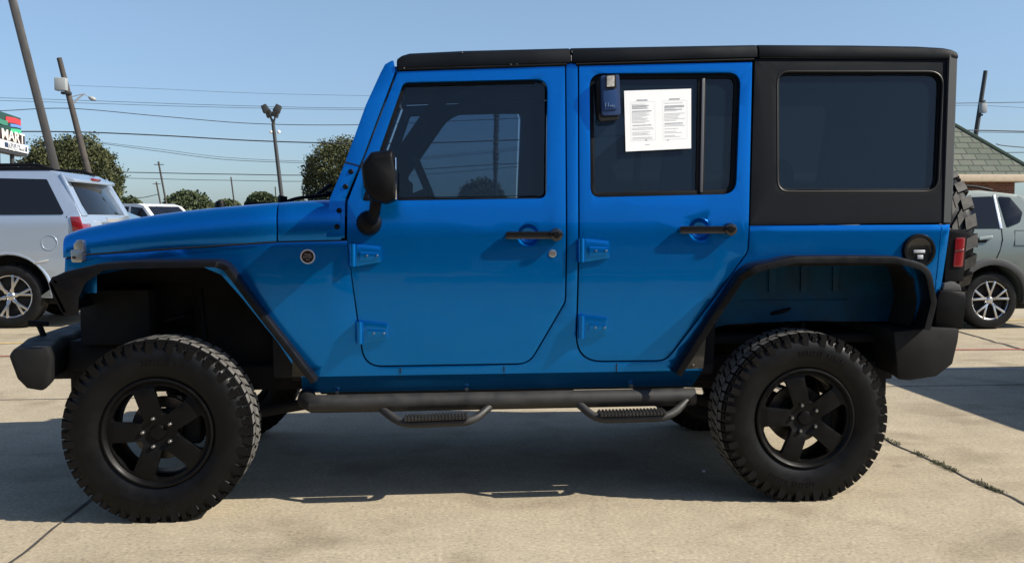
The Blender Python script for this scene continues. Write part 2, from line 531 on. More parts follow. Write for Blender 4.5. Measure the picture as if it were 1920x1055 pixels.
strip('joint', g2(1795, 621), g2(1990, 676), .03, .005, jointm, 30, .02)

# weeds in the joint
def weeds():
    bm = bmesh.new(); rnd = random.Random(3)
    for i in range(1500):
        t = rnd.random() ** .8
        p = ja + (jb - ja) * t * 1.0
        dens = noise.noise(Vector((t * 7, 0, 0)))
        if dens < -.12 + t * .12: continue
        s = rnd.uniform(.005, .014); h = rnd.uniform(.002, .012)
        a = rnd.uniform(0, 6.28)
        c = Vector((p.x + rnd.gauss(0, .013), p.y + rnd.gauss(0, .010), .004))
        d = Vector((cos(a), sin(a), 0)) * s
        e = Vector((-sin(a), cos(a), 0)) * s * .25
        v = [bm.verts.new(c - e), bm.verts.new(c + e), bm.verts.new(c + d + e * .4 + Vector((0, 0, h))), bm.verts.new(c + d - e * .4 + Vector((0, 0, h)))]
        bm.faces.new(v)
    o = obj('weeds', bm, mat('weed_green', (.055, .058, .026), .9, mott=.4, mscale=30)); o['kind'] = 'stuff'
weeds()

# ================================================================== THE BLUE VEHICLE
XF, XR = -1.473, 1.473
jeep = empty('off_road_vehicle', (0, WID / 2, 0), 'lifted bright blue four-door off-road vehicle with black hardtop filling the picture', 'off-road vehicle')
def pl(pts, closed=True, fy=YJ, ins=0.0):
    P = fillet(pts, closed)
    if ins: P = inset(P, ins)
    return [S(x, y, fy) for x, y in P]

FDo = [(1062, 119), (1062, 565, 34), (993, 683, 40), (682, 688, 40), (648, 452)]
RDo = [(1406, 423), (1404, 472, 34), (1250, 677, 36), (1079, 679, 50), (1083, 119)]
body_px = (
    [(650, 451), (518, 454), (330, 466), (166, 477), (122, 484), (121, 530), (140, 540), (160, 520), (240, 503), (380, 500), (415, 515), (455, 560), (520, 640), (566, 708), (566, 736)]
    + [(1298, 723), (1314, 700), (1320, 640), (1342, 594), (1396, 508), (1434, 491), (1480, 485), (1652, 485), (1694, 496), (1715, 522), (1721, 562), (1716, 614), (1745, 614), (1765, 533), (1781, 421)]
    + fillet(RDo, False) + fillet(FDo, False)[:-1])
body_me = panel_me('body', [S(*p) for p in body_px], (), thick=.035, bev=.004)
body, body2 = both('body', body_me, M['blue'], jeep)

# doors
FD = [(744, 132, 6), (1062, 121, 3), (1062, 565, 34), (993, 683, 40), (682, 688, 40), (648, 450, 100), (649, 378, 30)]
FW = [(678, 377, 6), (756, 155, 14), (1027, 148, 22), (1025, 372, 16)]
RD = [(1083, 121, 5), (1413, 114, 4), (1404, 472, 34), (1250, 677, 36), (1079, 679, 50)]
RW = [(1105, 138, 26), (1389, 136, 24), (1380, 364, 28), (1107, 370, 18)]
def px_circle(cx, cy, r): return [S(x, y) for x, y in circle2(cx, cy, r)]
def make_door(name, out, win, rec, glass, extra):
    me = panel_me(name, pl(out, ins=2.9), [pl(win), px_circle(*rec)], thick=.045, bev=.007, off=-.002, seg=3)
    res = []
    for mir in (0, 1):
        d = obj(name, mirror_mesh(me) if mir else me, M['blue'], jeep)
        res.append(d)
    return res
def add2(name, me, material, parents):
    a = obj(name, me, material, parents[0]); b = obj(name, mirror_mesh(me), material, parents[1])
    return a, b
fd = make_door('front_door', FD, FW, (990, 441, 21), M['glass_f'], None)
rd = make_door('rear_door', RD, RW, (1311, 431, 21), M['glass_r'], None)
def seal_and_glass(parents, win, gmat, sealw, gname='window_glass', depth=.018):
    wo = fillet(win)
    so = [S(*p) for p in inset(wo, -1.0)]; si = [S(*p) for p in inset(wo, sealw)]
    add2('window_seal', panel_me('window_seal', so, [si], off=depth, thick=.02, bev=.003), M['black'], parents)
    add2(gname, panel_me(gname, [S(*p) for p in inset(wo, sealw - 2)], (), off=depth + .010, thick=.004, bev=0), gmat, parents)
seal_and_glass(fd, FW, M['glass_f'], 6)
seal_and_glass(rd, RW, M['glass_r'], 9)
# vertical divider bar and the run channel in the rear door window
add2('window_divider', panel_me('window_divider', [S(*p) for p in [(1311, 143), (1326, 143), (1322, 362), (1307, 362)]], (), off=.018, thick=.02, bev=.004), M['black'], rd)
add2('window_divider', panel_me('window_divider', [S(*p) for p in [(1318, 146), (1323, 146), (1319, 360), (1314, 360)]], (), off=.012, thick=.01, bev=.002), mat('dull_trim', (.12, .12, .12), .4, metal=.6), rd)
# sail block behind the mirror
add2('sail_panel', panel_me('sail_panel', [S(*p) for p in fillet([(676, 373), (712, 300, 6), (745, 306, 10), (766, 322, 6), (765, 372)])], (), off=.034, thick=.03, bev=.004), M['trim'], fd)

# handle recess bowls, handles, locks
def handle(parents, cx, cy, lx, rx):
    (x, z) = S(cx, cy); r = abs(S(cx + 21, cy)[0] - x)
    bm = bmesh.new()
    prof = [(r * 1.06, .0), (r * .98, .004), (r * .9, .014), (r * .7, .026), (r * .4, .034), (.002, .037)]
    lathe(bm, prof, 32)
    y0 = YJ(x, z)
    bmesh.ops.translate(bm, verts=bm.verts[:], vec=(x, y0 + .002, z))
    bmesh.ops.recalc_face_normals(bm, faces=bm.faces[:])
    for f in bm.faces:
        if f.normal.y > 0: f.normal_flip()
    add2('handle_recess', bake(bm, 'handle_recess', [('SOLIDIFY', dict(thickness=.003, offset=-1.0))]), M['blue'], parents)
    x0 = S(lx, cy)[0]; x1 = S(rx, cy)[0]
    hz = z
    bm = bmesh.new()
    # rounded grip
    secs = []
    P = fillet([(x0, hz - .016, .014), (x1 - .02, hz - .016, .004), (x1 - .02, hz + .018, .004), (x0, hz + .018, .014)])
    g = panel_me('door_handle', P, (), fy=const(y0 - .040), thick=.024, bev=.007, dx=0, dz=0, seg=3, zs=())
    bm.from_mesh(g)
    n0 = len(bm.verts)
    rings = lathe(bm, [(.0005, -.050), (.020, -.050), (.028, -.047), (.031, -.040), (.031, .0)], 28)
    for rg in rings:
        for v in rg: v.co += Vector((x1 - .012, y0, hz + .002))
    lo_ = len(bm.verts)
    box(bm, (x0 + .012, y0 - .03, hz - .012), (x0 + .035, y0 + .002, hz + .012))
    bmesh.ops.recalc_face_normals(bm, faces=bm.faces[:])
    add2('door_handle', bake(bm, 'door_handle', ()), M['gloss'], parents)
    bm = bmesh.new()
    rings = lathe(bm, [(.0005, -.054), (.014, -.054), (.0155, -.052), (.016, -.048)], 20)
    for rg in rings:
        for v in rg: v.co += Vector((x1 - .012, y0, hz + .002))
    bmesh.ops.recalc_face_normals(bm, faces=bm.faces[:])
    add2('handle_button', bake(bm, 'handle_button', ()), M['black'], parents)
handle(fd, 990, 441, 947, 1046)
handle(rd, 1311, 431, 1271, 1370)
bm = bmesh.new()
x, z = S(1036, 475)
lathe(bm, [(.0005, -.006), (.009, -.006), (.0095, -.002), (.012, -.002), (.0125, -.006), (.018, -.005), (.019, .0)], 24)
bmesh.ops.translate(bm, verts=bm.verts[:], vec=(x, YJ(x, z), z)); bmesh.ops.recalc_face_normals(bm, faces=bm.faces[:])
add2('lock_cylinder', bake(bm, 'lock_cylinder', ()), M['steel'], fd)

def bolt(parents, x, y, z, r, h, m_, name='bolt'):
    bm = bmesh.new()
    rg = lathe(bm, [(.0003, -h), (r * .65, -h), (r, -h * .3), (r, 0)], 10)
    for r_ in rg:
        for v in r_: v.co += Vector((x, y, z))
    bmesh.ops.recalc_face_normals(bm, faces=bm.faces[:])
    add2(name, bake(bm, name, ()), m_, parents)
# hinges
def hinge(parents, x0, y0, x1, y1):
    P = fillet([(x0 + 12, y0, 3), (x1, y0 + 5, 5), (x1, y1 - 8, 5), (x0 + 12, y1, 3)])
    h = panel_me('hinge', [S(*p) for p in P], (), off=-.016, thick=.02, bev=.004, dx=0, dz=0)
    bm = bmesh.new(); bm.from_mesh(h)
    P2 = fillet([(x0 + 20, y0 + 14, 2), (x1 - 4, y0 + 16, 2), (x1 - 4, y1 - 13, 2), (x0 + 20, y1 - 11, 2)])
    h2 = panel_me('hinge', [S(*p) for p in P2], (), off=-.021, thick=.01, bev=.003, dx=0, dz=0)
    bm.from_mesh(h2)
    xa, za = S(x0 + 6, y0); _, zb = S(x0 + 6, y1)
    yy = YJ(xa, za) - .014
    tube(bm, [(xa, yy, zb), (xa, yy, za)], .0155, 14)
    bmesh.ops.recalc_face_normals(bm, faces=bm.faces[:])
    a, b = add2('hinge', bake(bm, 'hinge', ()), M['blue'], parents)
    for t in (.45, .85):
        cx, cz = S(x0 + 12 + (x1 - x0 - 12) * t, (y0 + y1) / 2 + 1)
        bolt((a, b), cx, YJ(cx, cz) - .021, cz, .006, .006, M['steel'])
def hinge_set(parents, hs):
    for h in hs: hinge(parents, *h)
hinge_set(fd, [(655, 457, 715, 499), (668, 602, 728, 643)])
hinge_set(rd, [(1083, 447, 1142, 491), (1083, 591, 1139, 633)])

# hardtop sides + window
HT = [(1415, 111, 2), (1781, 111, 2), (1785, 417, 3), (1406, 422, 2)]
HW = [(1456, 134, 24), (1769, 134, 28), (1759, 360, 28), (1457, 360, 24)]
ht_me = panel_me('hardtop_side', pl(HT), [pl(HW)], thick=.03, bev=.009, off=-.004, seg=3)
ht = both('hardtop_side', ht_me, M['black_top'], jeep)
seal_and_glass(ht, HW, M['glass_r'], 6, 'quarter_glass', .010)

rimm = mat('window_rim', (.010, .010, .010), .45, spec=.3)  # added ring, its lighter colour paints sun on the window bevel
def rim_tube():
    P = [S(*p) for p in inset(fillet(HW), 0.5)]
    pts = [(x, YJ(x, z) - .001, z) for x, z in P]
    return tube_me('window_rim', [(pts + [pts[0], pts[1]], .0055)], 8)
add2('window_rim', rim_tube(), rimm, ht)
# windshield frame
AP = [(738, 112, 4), (722, 121, 6), (714, 136, 10), (686, 197), (647, 305), (618, 374, 8), (612, 446), (646, 446), (647, 374, 30), (680, 296), (741, 134)]
ap = panel_me('windshield_frame', pl(AP), (), thick=.08, bev=.006, off=-.001)
bm = bmesh.new(); bm.from_mesh(ap); bm.from_mesh(mirror_mesh(ap))
(xt, zt), (xb, zb) = S(724, 124), S(640, 372)
box(bm, (xt - .01, YJ(0, 2.0) + .07, zt - .055), (xt + .07, WID - YJ(0, 2.0) - .07, zt + .008))
box(bm, (xb - .02, .2, zb - .10), (xb + .04, WID - .2, zb - .01))
obj('windshield_frame', bake(bm, 'windshield_frame', ()), M['blue'], jeep)
bm = bmesh.new()
q = [(xb, .20, zb - .02), (xb, WID - .20, zb - .02), (xt + .01, WID - .26, zt - .03), (xt + .01, .26, zt - .03)]
f = bm.faces.new([bm.verts.new(p) for p in q])
obj('windshield', bake(bm, 'windshield', [('SOLIDIFY', dict(thickness=.006))]), M['glass_c'], jeep)
for px, py in ((658, 322), (648, 350), (636, 395), (632, 425)):
    cx, cz = S(px, py); bolt((jeep, jeep), cx, YJ(cx, cz), cz, .013, .009, M['black'], 'frame_bolt')
# seam between the frame's bracket and the pillar above it
both('pillar_seam', panel_me('pillar_seam', [S(*p) for p in [(648, 303), (678, 311), (678, 313.5), (647, 305.5)]], (), off=-.003, thick=.004, bev=0, dx=0, dz=0), M['trim'], jeep)

# hood and cowl lofts
def interp(x, T):
    if x <= T[0][0]: return T[0][1]
    for (a, b), (c, d) in zip(T, T[1:]):
        if x <= c: return b + (d - b) * (x - a) / (c - a)
    return T[-1][1]
sil = [(128, 452), (140, 441), (155, 434), (180, 426), (228, 417), (280, 407), (357, 397), (440, 389), (519, 383), (560, 380), (616, 377)]
crown = sorted((at_y(a, b, .55).x, at_y(a, b, .55).z) for a, b in sil)
seamT = [(116, 484), (166, 476), (330, 465), (518, 453), (650, 450)]
def hood_section(px):
    sy = interp(px, seamT)
    x, zs_ = S(px, sy)
    zt_ = interp(x, crown)
    h = max(.012, zt_ - zs_)
    y0 = YJ(x, zs_)
    a = [(0, 0), (.001, .3 * h), (.004, .55 * h), (.014, .76 * h), (.035, .9 * h), (.075, .975 * h), (.15, h), (.35, h + .004), (.911 - y0, h + .006)]
    pts = [(x, y0 + u, zs_ + v) for u, v in a]
    return pts + [(p[0], WID - p[1], p[2]) for p in pts[-2::-1]]
def hood_loft(name, pxs):
    return loft_me(name, [hood_section(p) for p in pxs], True, .003, 35)
obj('hood', hood_loft('hood', [118, 126, 134, 145, 160, 180, 228, 280, 340, 400, 460, 518.5]), M['blue'], jeep)
obj('cowl', hood_loft('cowl', [521, 545, 575, 605, 640]), M['blue'], jeep)
# grille panel
gx, gz = S(122, 482)
gy = YJ(gx, gz)
gr = loft_me('grille', [[(gx + dx_, y, gz + .01 - (.0 if k else .0)), (gx + dx_ + .0, y, gz - .17), (gx + dx_ + .08, y, gz - .17), (gx + dx_ + .08, y, gz + .01)]
     for k, (dx_, y) in enumerate([(.06, gy + .002), (.015, gy + .05), (-.01, gy + .15), (-.02, .911), (-.01, WID - gy - .15), (.015, WID - gy - .05), (.06, WID - gy - .002)])], True, .004)
gro = obj('grille', gr, M['blue'], jeep)
bm = bmesh.new()
for k in range(7):
    yy = .911 + (k - 3) * .085
    box(bm, (gx - .024, yy - .022, gz - .15), (gx + .02, yy + .022, gz - .04))
obj('grille_slots', bake(bm, 'grille_slots', ()), M['dark'], gro)
for s in (-1, 1):
    bm = bmesh.new()
    lathe(bm, [(.0005, -.045), (.05, -.04), (.085, -.02), (.09, .0)], 28, 'X')
    bmesh.ops.translate(bm, verts=bm.verts[:], vec=(gx - .01, .911 + s * .42, gz - .09)); bmesh.ops.recalc_face_normals(bm, faces=bm.faces[:])
    obj('headlight', bake(bm, 'headlight', ()), M['lamp'], gro)

# hood latches (silver, with a round button), bumper stop on the hood
def latch():
    chm = mat('satin_chrome', (.45, .45, .44), .3, metal=1)
    A = panel_me('a', [S(*p) for p in fillet([(141, 458, 4), (148, 449, 6), (158, 449, 6), (160, 474, 3), (142, 474, 3)])], (), off=-.022, thick=.03, bev=.007, dx=0, dz=0, seg=3)
    B = panel_me('b', [S(*p) for p in fillet([(137, 468, 3), (158, 468, 3), (159, 491, 4), (139, 491, 4)])], (), off=-.034, thick=.045, bev=.006, dx=0, dz=0, seg=3)
    bm = bmesh.new(); bm.from_mesh(A); bm.from_mesh(B)
    a = bake(bm, 'hood_latch', ())
    P = both('hood_latch', a, chm, jeep)
    x, z = S(143.5, 482)
    bm = bmesh.new(); rg = lathe(bm, [(.0005, -.006), (.007, -.006), (.0075, 0)], 14)
    for r_ in rg:
        for v in r_: v.co += Vector((x, YJ(x, z) - .034, z))
    bmesh.ops.recalc_face_normals(bm, faces=bm.faces[:])
    c = bake(bm, 'latch_button', ())
    add2('latch_button', c, M['dark'], P)
latch()
p0 = at_y(413, 387, .5)
for yy in (.5, WID - .5):
    bm = bmesh.new(); lathe(bm, [(.026, -.03), (.026, .03), (.02, .045), (.0005, .05)], 16, 'Z')
    bmesh.ops.translate(bm, verts=bm.verts[:], vec=(p0.x, yy, p0.z - .020)); bmesh.ops.recalc_face_normals(bm, faces=bm.faces[:])
    obj('hood_bumper', bake(bm, 'hood_bumper', ()), M['black'], jeep)
# wipers and washer nozzle on the cowl
pw = at_y(538, 376, .55)
ww = tube_me('wiper', [(smooth_path([(pw.x, .42, pw.z - .012), (pw.x + .06, .46, pw.z + .01), (pw.x + .22, .56, pw.z + .03)], rad=.03), .008), ([(pw.x + .20, .5, pw.z + .04), (pw.x + .26, .85, pw.z + .05)], .007), ([(pw.x - .01, .42, pw.z - .03), (pw.x, .42, pw.z + .02)], .022)])
obj('wiper', ww, M['black'], jeep)
pw2 = at_y(602, 372, .75)
obj('wiper', tube_me('wiper', [([(pw2.x - .03, .62, pw2.z), (pw2.x + .05, .75, pw2.z + .07)], .009), ([(pw2.x + .02, .7, pw2.z + .02), (pw2.x + .12, 1.2, pw2.z + .05)], .008)]), M['black'], jeep)
obj('cowl_grille', tube_me('cowl_grille', [([(pw.x - .22, .62, pw.z - .016), (pw.x, .60, pw.z - .012), (pw.x + .2, .60, pw.z - .004)], .008)]), M['black'], jeep)

# roof lofts
rs = [(744, 114), (752, 107), (768, 102), (870, 97), (1070, 92), (1413, 86), (1600, 87), (1720, 89), (1770, 92), (1785, 95), (1794, 101)]
rl = [(744, 130), (768, 129), (870, 125), (1070, 118.5), (1413, 108.5), (1600, 109), (1794, 111)]
def roof_section(px, grow=0.0):
    x, zl = S(px, interp(px, rl))
    zt_ = at_y(px, interp(px, rs), .30).z
    h = zt_ - zl; y0 = YJ(x, zl) - .012 - grow
    a = [(0, 0), (.002, .5 * h), (.012, .78 * h), (.035, .93 * h), (.075, h), (.2, h + .006), (.911 - y0, h + .012)]
    pts = [(x, y0 + u, zl + v) for u, v in a]
    return pts + [(p[0], WID - p[1], p[2]) for p in pts[-2::-1]]
def roof_part(name, pxs, grow=0.0): return obj(name, loft_me(name, [roof_section(p, grow) for p in pxs], True, .005, 35), M['black_top'], jeep)
roof_part('front_roof_panel', [744, 748, 754, 768, 820, 870, 970, 1069])
roof_part('rear_roof_panel', [1072, 1180, 1300, 1419], .002)
roof_part('hardtop_roof', [1421, 1500, 1600, 1680, 1720, 1750, 1770, 1785, 1794], .004)
# drip gutter line under the roof, rail over the doors
def line3(px0, py0, px1, py1, off, r, n=10):
    pts = []
    for k in range(n + 1):
        a = px0 + (px1 - px0) * k / n; b = py0 + (py1 - py0) * k / n
        x, z = S(a, b); pts.append((x, YJ(x, z) + off, z))
    return pts, r
both('roof_gutter', tube_me('roof_gutter', [line3(746, 131, 1062, 121.5, -.004, .007), line3(1080, 121, 1413, 112, -.004, .007)], 8), M['black'], jeep)
both('roof_gutter', tube_me('roof_gutter', [line3(1424, 109, 1783, 110, -.010, .0035)], 8), M['dark'], jeep)
# scratches on the front of the roof rail and the panel joint
scr = []
rnd = random.Random(11)
bm = bmesh.new()
for px, py, l, hh in ((866, 98.5, 2, 2), (1069.5, 105, 1.6, 11), (1071, 96, 1.2, 4), (956, 121.3, 3, 1), (968, 121, 2, 1), (757, 128, 2.5, 1.4)):
    x, z = S(px, py); x2, z2 = S(px + l, py + hh)
    y = YJ(x, z) - .0145
    vs = [bm.verts.new((x + rnd.uniform(-.001, .001), y, z)), bm.verts.new((x2, y, z - .001)), bm.verts.new((x2 - .001, y, z2)), bm.verts.new((x + .001, y, z2 + .001))]
    bm.faces.new(vs)
for f in bm.faces:
    f.normal_update()
    if f.normal.y > 0: f.normal_flip()
obj('paint_chips', bake(bm, 'paint_chips', [('SOLIDIFY', dict(thickness=.002, offset=1.0))]), mat('bare_primer', (.35, .35, .34), .8), jeep)

# rear wall: tailgate, hardtop back and glass
(xh, zh), (xh2, zh2) = S(1786, 417), S(1795, 104)
def rear_wall():
    s = []
    yb0 = YJ(2, 1.3); yt0 = YJ(2, 2.05)
    bm = bmesh.new()
    def ring(z, x, y0):
        return [(x - .05, y0, z), (x - .012, y0 + .004, z), (x, y0 + .02, z), (x + .004, .911, z), (x, WID - y0 - .02, z), (x - .012, WID - y0 - .004, z), (x - .05, WID - y0, z), (x - .055, WID - y0 - .02, z), (x - .055, y0 + .02, z)]
    secs = [ring(zh + (zh2 - zh) * t, xh + (xh2 - xh) * t + .002, yb0 - .008 + (yt0 - yb0) * t) for t in (0, .2, .4, .6, .8, 1.0)]
    return loft_me('hardtop_rear', secs, True, 0, 40)
hr = obj('hardtop_rear', rear_wall(), mat('sunlit_hardtop', (.035, .040, .041), .6, spec=.3), jeep)  # paler copy of the hardtop black, sunlight put into the colour
obj('rear_glass', box_me('rear_glass', [((xh + .012, .35, zh + .06), (xh + .024, WID - .35, zh2 - .12))], .01), M['dglass'], hr)
(xq, zq), (xq2, zq2) = S(1779, 424), S(1746, 612)
tg = loft_me('tailgate', [[(xq - .05, YJ(2, z) + .006, z), (xq - .0 - (zq - z) * .22, YJ(2, z) + .006, z), (xq + .004 - (zq - z) * .22, .3, z), (xq + .004 - (zq - z) * .22, WID - .3, z), (xq - (zq - z) * .22, WID - YJ(2, z) - .006, z), (xq - .05, WID - YJ(2, z) - .006, z)] for z in (zq, zq - .1, zq - .25, zq2)], True, .003)
obj('tailgate', tg, M['blue'], jeep)
# raised vertical feature line on the quarter panel
both('quarter_crease', tube_me('quarter_crease', [(line3(1766, 426, 1752, 560, .001, .003))], 6), M['blue'], jeep)
# fuel filler
fx, fz = S(1722, 470)
bm = bmesh.new()
lathe(bm, [(.062, .05), (.062, -.010), (.066, -.018), (.078, -.018), (.082, -.010), (.082, .0)], 40)
bmesh.ops.translate(bm, verts=bm.verts[:], vec=(fx, YJ(fx, fz), fz)); bmesh.ops.recalc_face_normals(bm, faces=bm.faces[:])
fr = obj('fuel_filler', bake(bm, 'fuel_filler', ()), M['flare'], jeep)
bm = bmesh.new()
lathe(bm, [(.0005, -.006), (.05, -.006), (.064, -.008)], 32)
for v in bm.verts: v.co += Vector((fx, YJ(fx, fz) , fz))
bmesh.ops.recalc_face_normals(bm, faces=bm.faces[:])
obj('filler_bowl', bake(bm, 'filler_bowl', [('SOLIDIFY', dict(thickness=.004))]), M['gloss'], fr)
obj('filler_cap', box_me('filler_cap', [((fx - .03, YJ(fx, fz) - .013, fz - .012), (fx + .028, YJ(fx, fz) - .007, fz + .004)), ((fx - .012, YJ(fx, fz) - .015, fz - .04), (fx + .018, YJ(fx, fz) - .007, fz - .02))], .004), M['galv'], fr)

# badge behind the front wheel
def badge():
    x, z = S(577, 481); y = YJ(x, z)
    bm = bmesh.new(); lathe(bm, [(.027, .0), (.027, -.003), (.0285, -.006), (.0325, -.006), (.034, -.003), (.034, .002)], 40)
    bmesh.ops.translate(bm, verts=bm.verts[:], vec=(x, y, z)); bmesh.ops.recalc_face_normals(bm, faces=bm.faces[:])
    b = obj('badge', bake(bm, 'badge', ()), M['chrome'], jeep)
    bm = bmesh.new(); lathe(bm, [(.0005, -.003), (.0275, -.003), (.0275, .001)], 32)
    bmesh.ops.translate(bm, verts=bm.verts[:], vec=(x, y, z)); bmesh.ops.recalc_face_normals(bm, faces=bm.faces[:])
    obj('badge_face', bake(bm, 'badge_face', ()), M['gloss'], b)
    for s, dz, sz in (('TRAIL', .009, .013), ('RATED', -.002, .013), ('4x4', -.014, .012)):
        me = text_me('badge_letters', s, sz, .0004)
        me.transform(Matrix.Translation((x, y - .0042, z + dz)) @ Matrix.Rotation(pi / 2, 4, 'X'))
        obj('badge_letters', me, M['steel'], b)
badge()

# body seams under the doors, sill
for q in ((751, 689, 750, 708), (945, 686, 945, 704), (1156, 681, 1156, 696)):
    both('sill_seam', tube_me('sill_seam', [line3(*q, .0, .0032, 2)], 6), M['dark'], jeep)
for px, py in ((633, 734), (875, 728), (1182, 722)):
    x, z = S(px, py); bolt((jeep, jeep), x, YJ(x, z) - .01, z, .012, .012, M['steel'], 'sill_bolt')
# shut line between the hood and the fender
both('hood_gap', tube_me('hood_gap', [line3(124, 484.5, 166, 477, -.001, .004, 4), line3(166, 477, 518, 453.5, -.001, .004, 10)], 6), M['dark'], jeep)
both('cowl_gap', tube_me('cowl_gap', [line3(520, 453.5, 648, 450.5, -.001, .003, 4)], 6), M['dark'], jeep)

# fender flares
def flare(name, path, lip, y_out, thick=.005, fy=YJ):
    P = [S(*p, fy) for p in fillet(path, False)]
    bm = bmesh.new()
    n = len(P); rings = []
    for i, (x, z) in enumerate(P):
        a = Vector(P[max(0, i - 1)]); b = Vector(P[min(n - 1, i + 1)]); t = (b - a).normalized()
        nin = Vector((t.y, -t.x))                   # towards the wheel
        k = i / (n - 1)
        yo = y_out(k) if callable(y_out) else y_out
        lp = lip(k) if callable(lip) else lip
        yi = YJ(x, z) + .002
        prof = [(yi, 0), (yi - (yi - yo) * .5, -.002), (yo + .012, .0), (yo + .003, .004), (yo, .012), (yo, lp), (yo + thick, lp), (yo + thick, .014), (yo + .014, .008), (yi, thick + .002)]
        rings.append([bm.verts.new((x + nin.x * d, y, z + nin.y * d)) for y, d in prof])
    for A, B in zip(rings, rings[1:]):
        for k in range(len(A)): bm.faces.new((A[k], A[(k + 1) % len(A)], B[(k + 1) % len(A)], B[k]))
    bm.faces.new(rings[0]); bm.faces.new(rings[-1][::-1])
    bmesh.ops.recalc_face_normals(bm, faces=bm.faces[:])
    return bake(bm, name, (), 30)
FRONT = [(94, 529), (99, 520, 4), (125, 508, 14), (185, 494, 34), (250, 489), (424, 486, 36), (500, 585), (596, 710)]
fl1 = flare('front_flare', FRONT, lambda k: .030, lambda k: -.035 + .11 * max(0, (k - .82) / .18), fy=lambda x, z: .12 - .135 * smooth((-1.0 - x) / .5))
ff = both('front_flare', fl1, M['flare'], jeep)
REAR = [(1257, 694), (1320, 597), (1386, 496, 60), (1470, 478, 44), (1560, 477), (1655, 478, 40), (1718, 494, 40), (1729, 562, 30), (1714, 613)]
fl2 = flare('rear_flare', REAR, .034, lambda k: -.025 + .10 * max(0, (.12 - k) / .12))
rf = both('rear_flare', fl2, M['flare'], jeep)
def liner(path, i0, yin, grow=.012):
    P = [S(*p) for p in fillet(path, False)][i0:]
    secs = []
    for i, (x, z) in enumerate(P):
        a = Vector(P[max(0, i - 1)]); b = Vector(P[min(len(P) - 1, i + 1)]); t = (b - a).normalized(); nn = Vector((t.y, -t.x))
        x1, z1 = x + nn.x * grow, z + nn.y * grow; x2, z2 = x + nn.x * (grow + .012), z + nn.y * (grow + .012)
        y = YJ(x, z) + .01
        secs.append([(x1, y, z1), (x1, yin, z1), (x2, yin, z2), (x2, y, z2)])
    return loft_me('arch_liner', secs, True, 0, 40)
nfil = len(fillet(REAR, False))
add2('arch_liner', liner(REAR, 4, .37), M['dark'], rf)
add2('arch_liner', liner(FRONT, 0, .50, .016), M['dark'], ff)
# front end plate of the front flare
fplate = panel_me('flare_end_plate', [S(*p, const(-.03)) for p in fillet([(92, 531, 5), (98, 519, 4), (170, 500), (200, 503, 5), (160, 530, 20), (147, 560, 10), (147, 590, 3), (121, 592, 4), (101, 560, 6)])], (), fy=const(-.034), thick=.006, bev=.002, dx=0, dz=0, zs=())
add2('flare_end_plate', fplate, M['flare'], ff)
e0 = S(92, 531, const(-.03)); e1 = S(119, 585, const(-.03))
fw_ = loft_me('flare_front_wall', [[(e0[0], -.034, e0[1]), (e0[0] + .012, -.034, e0[1])] + [(e1[0] + .012, -.034, e1[1]), (e1[0], -.034, e1[1])],
              [(e0[0] - .02, .42, e0[1] + .02), (e0[0] - .008, .42, e0[1] + .02), (e1[0] + .0, .42, e1[1]), (e1[0] - .012, .42, e1[1])]], True, 0)
add2('flare_front_wall', fw_, M['flare'], ff)
# mounting plates at the feet of the flares
mp = panel_me('mount_plate', [S(*p) for p in [(549, 648), (592, 706), (548, 705)]], (), off=-.004, thick=.006, bev=.001, dx=0, dz=0, zs=())
add2('mount_plate', mp, M['plate'], ff)
mp = panel_me('mount_plate', [S(*p) for p in [(1266, 692), (1292, 664), (1323, 634), (1318, 690)]], (), off=-.006, thick=.006, bev=.001, dx=0, dz=0, zs=())
add2('mount_plate', mp, M['plate'], rf)
for px, py in ((1287, 683), (1299, 683)):
    x, z = S(px, py); bolt(rf, x, YJ(x, z) - .006, z, .006, .006, M['steel'], 'plate_bolt')

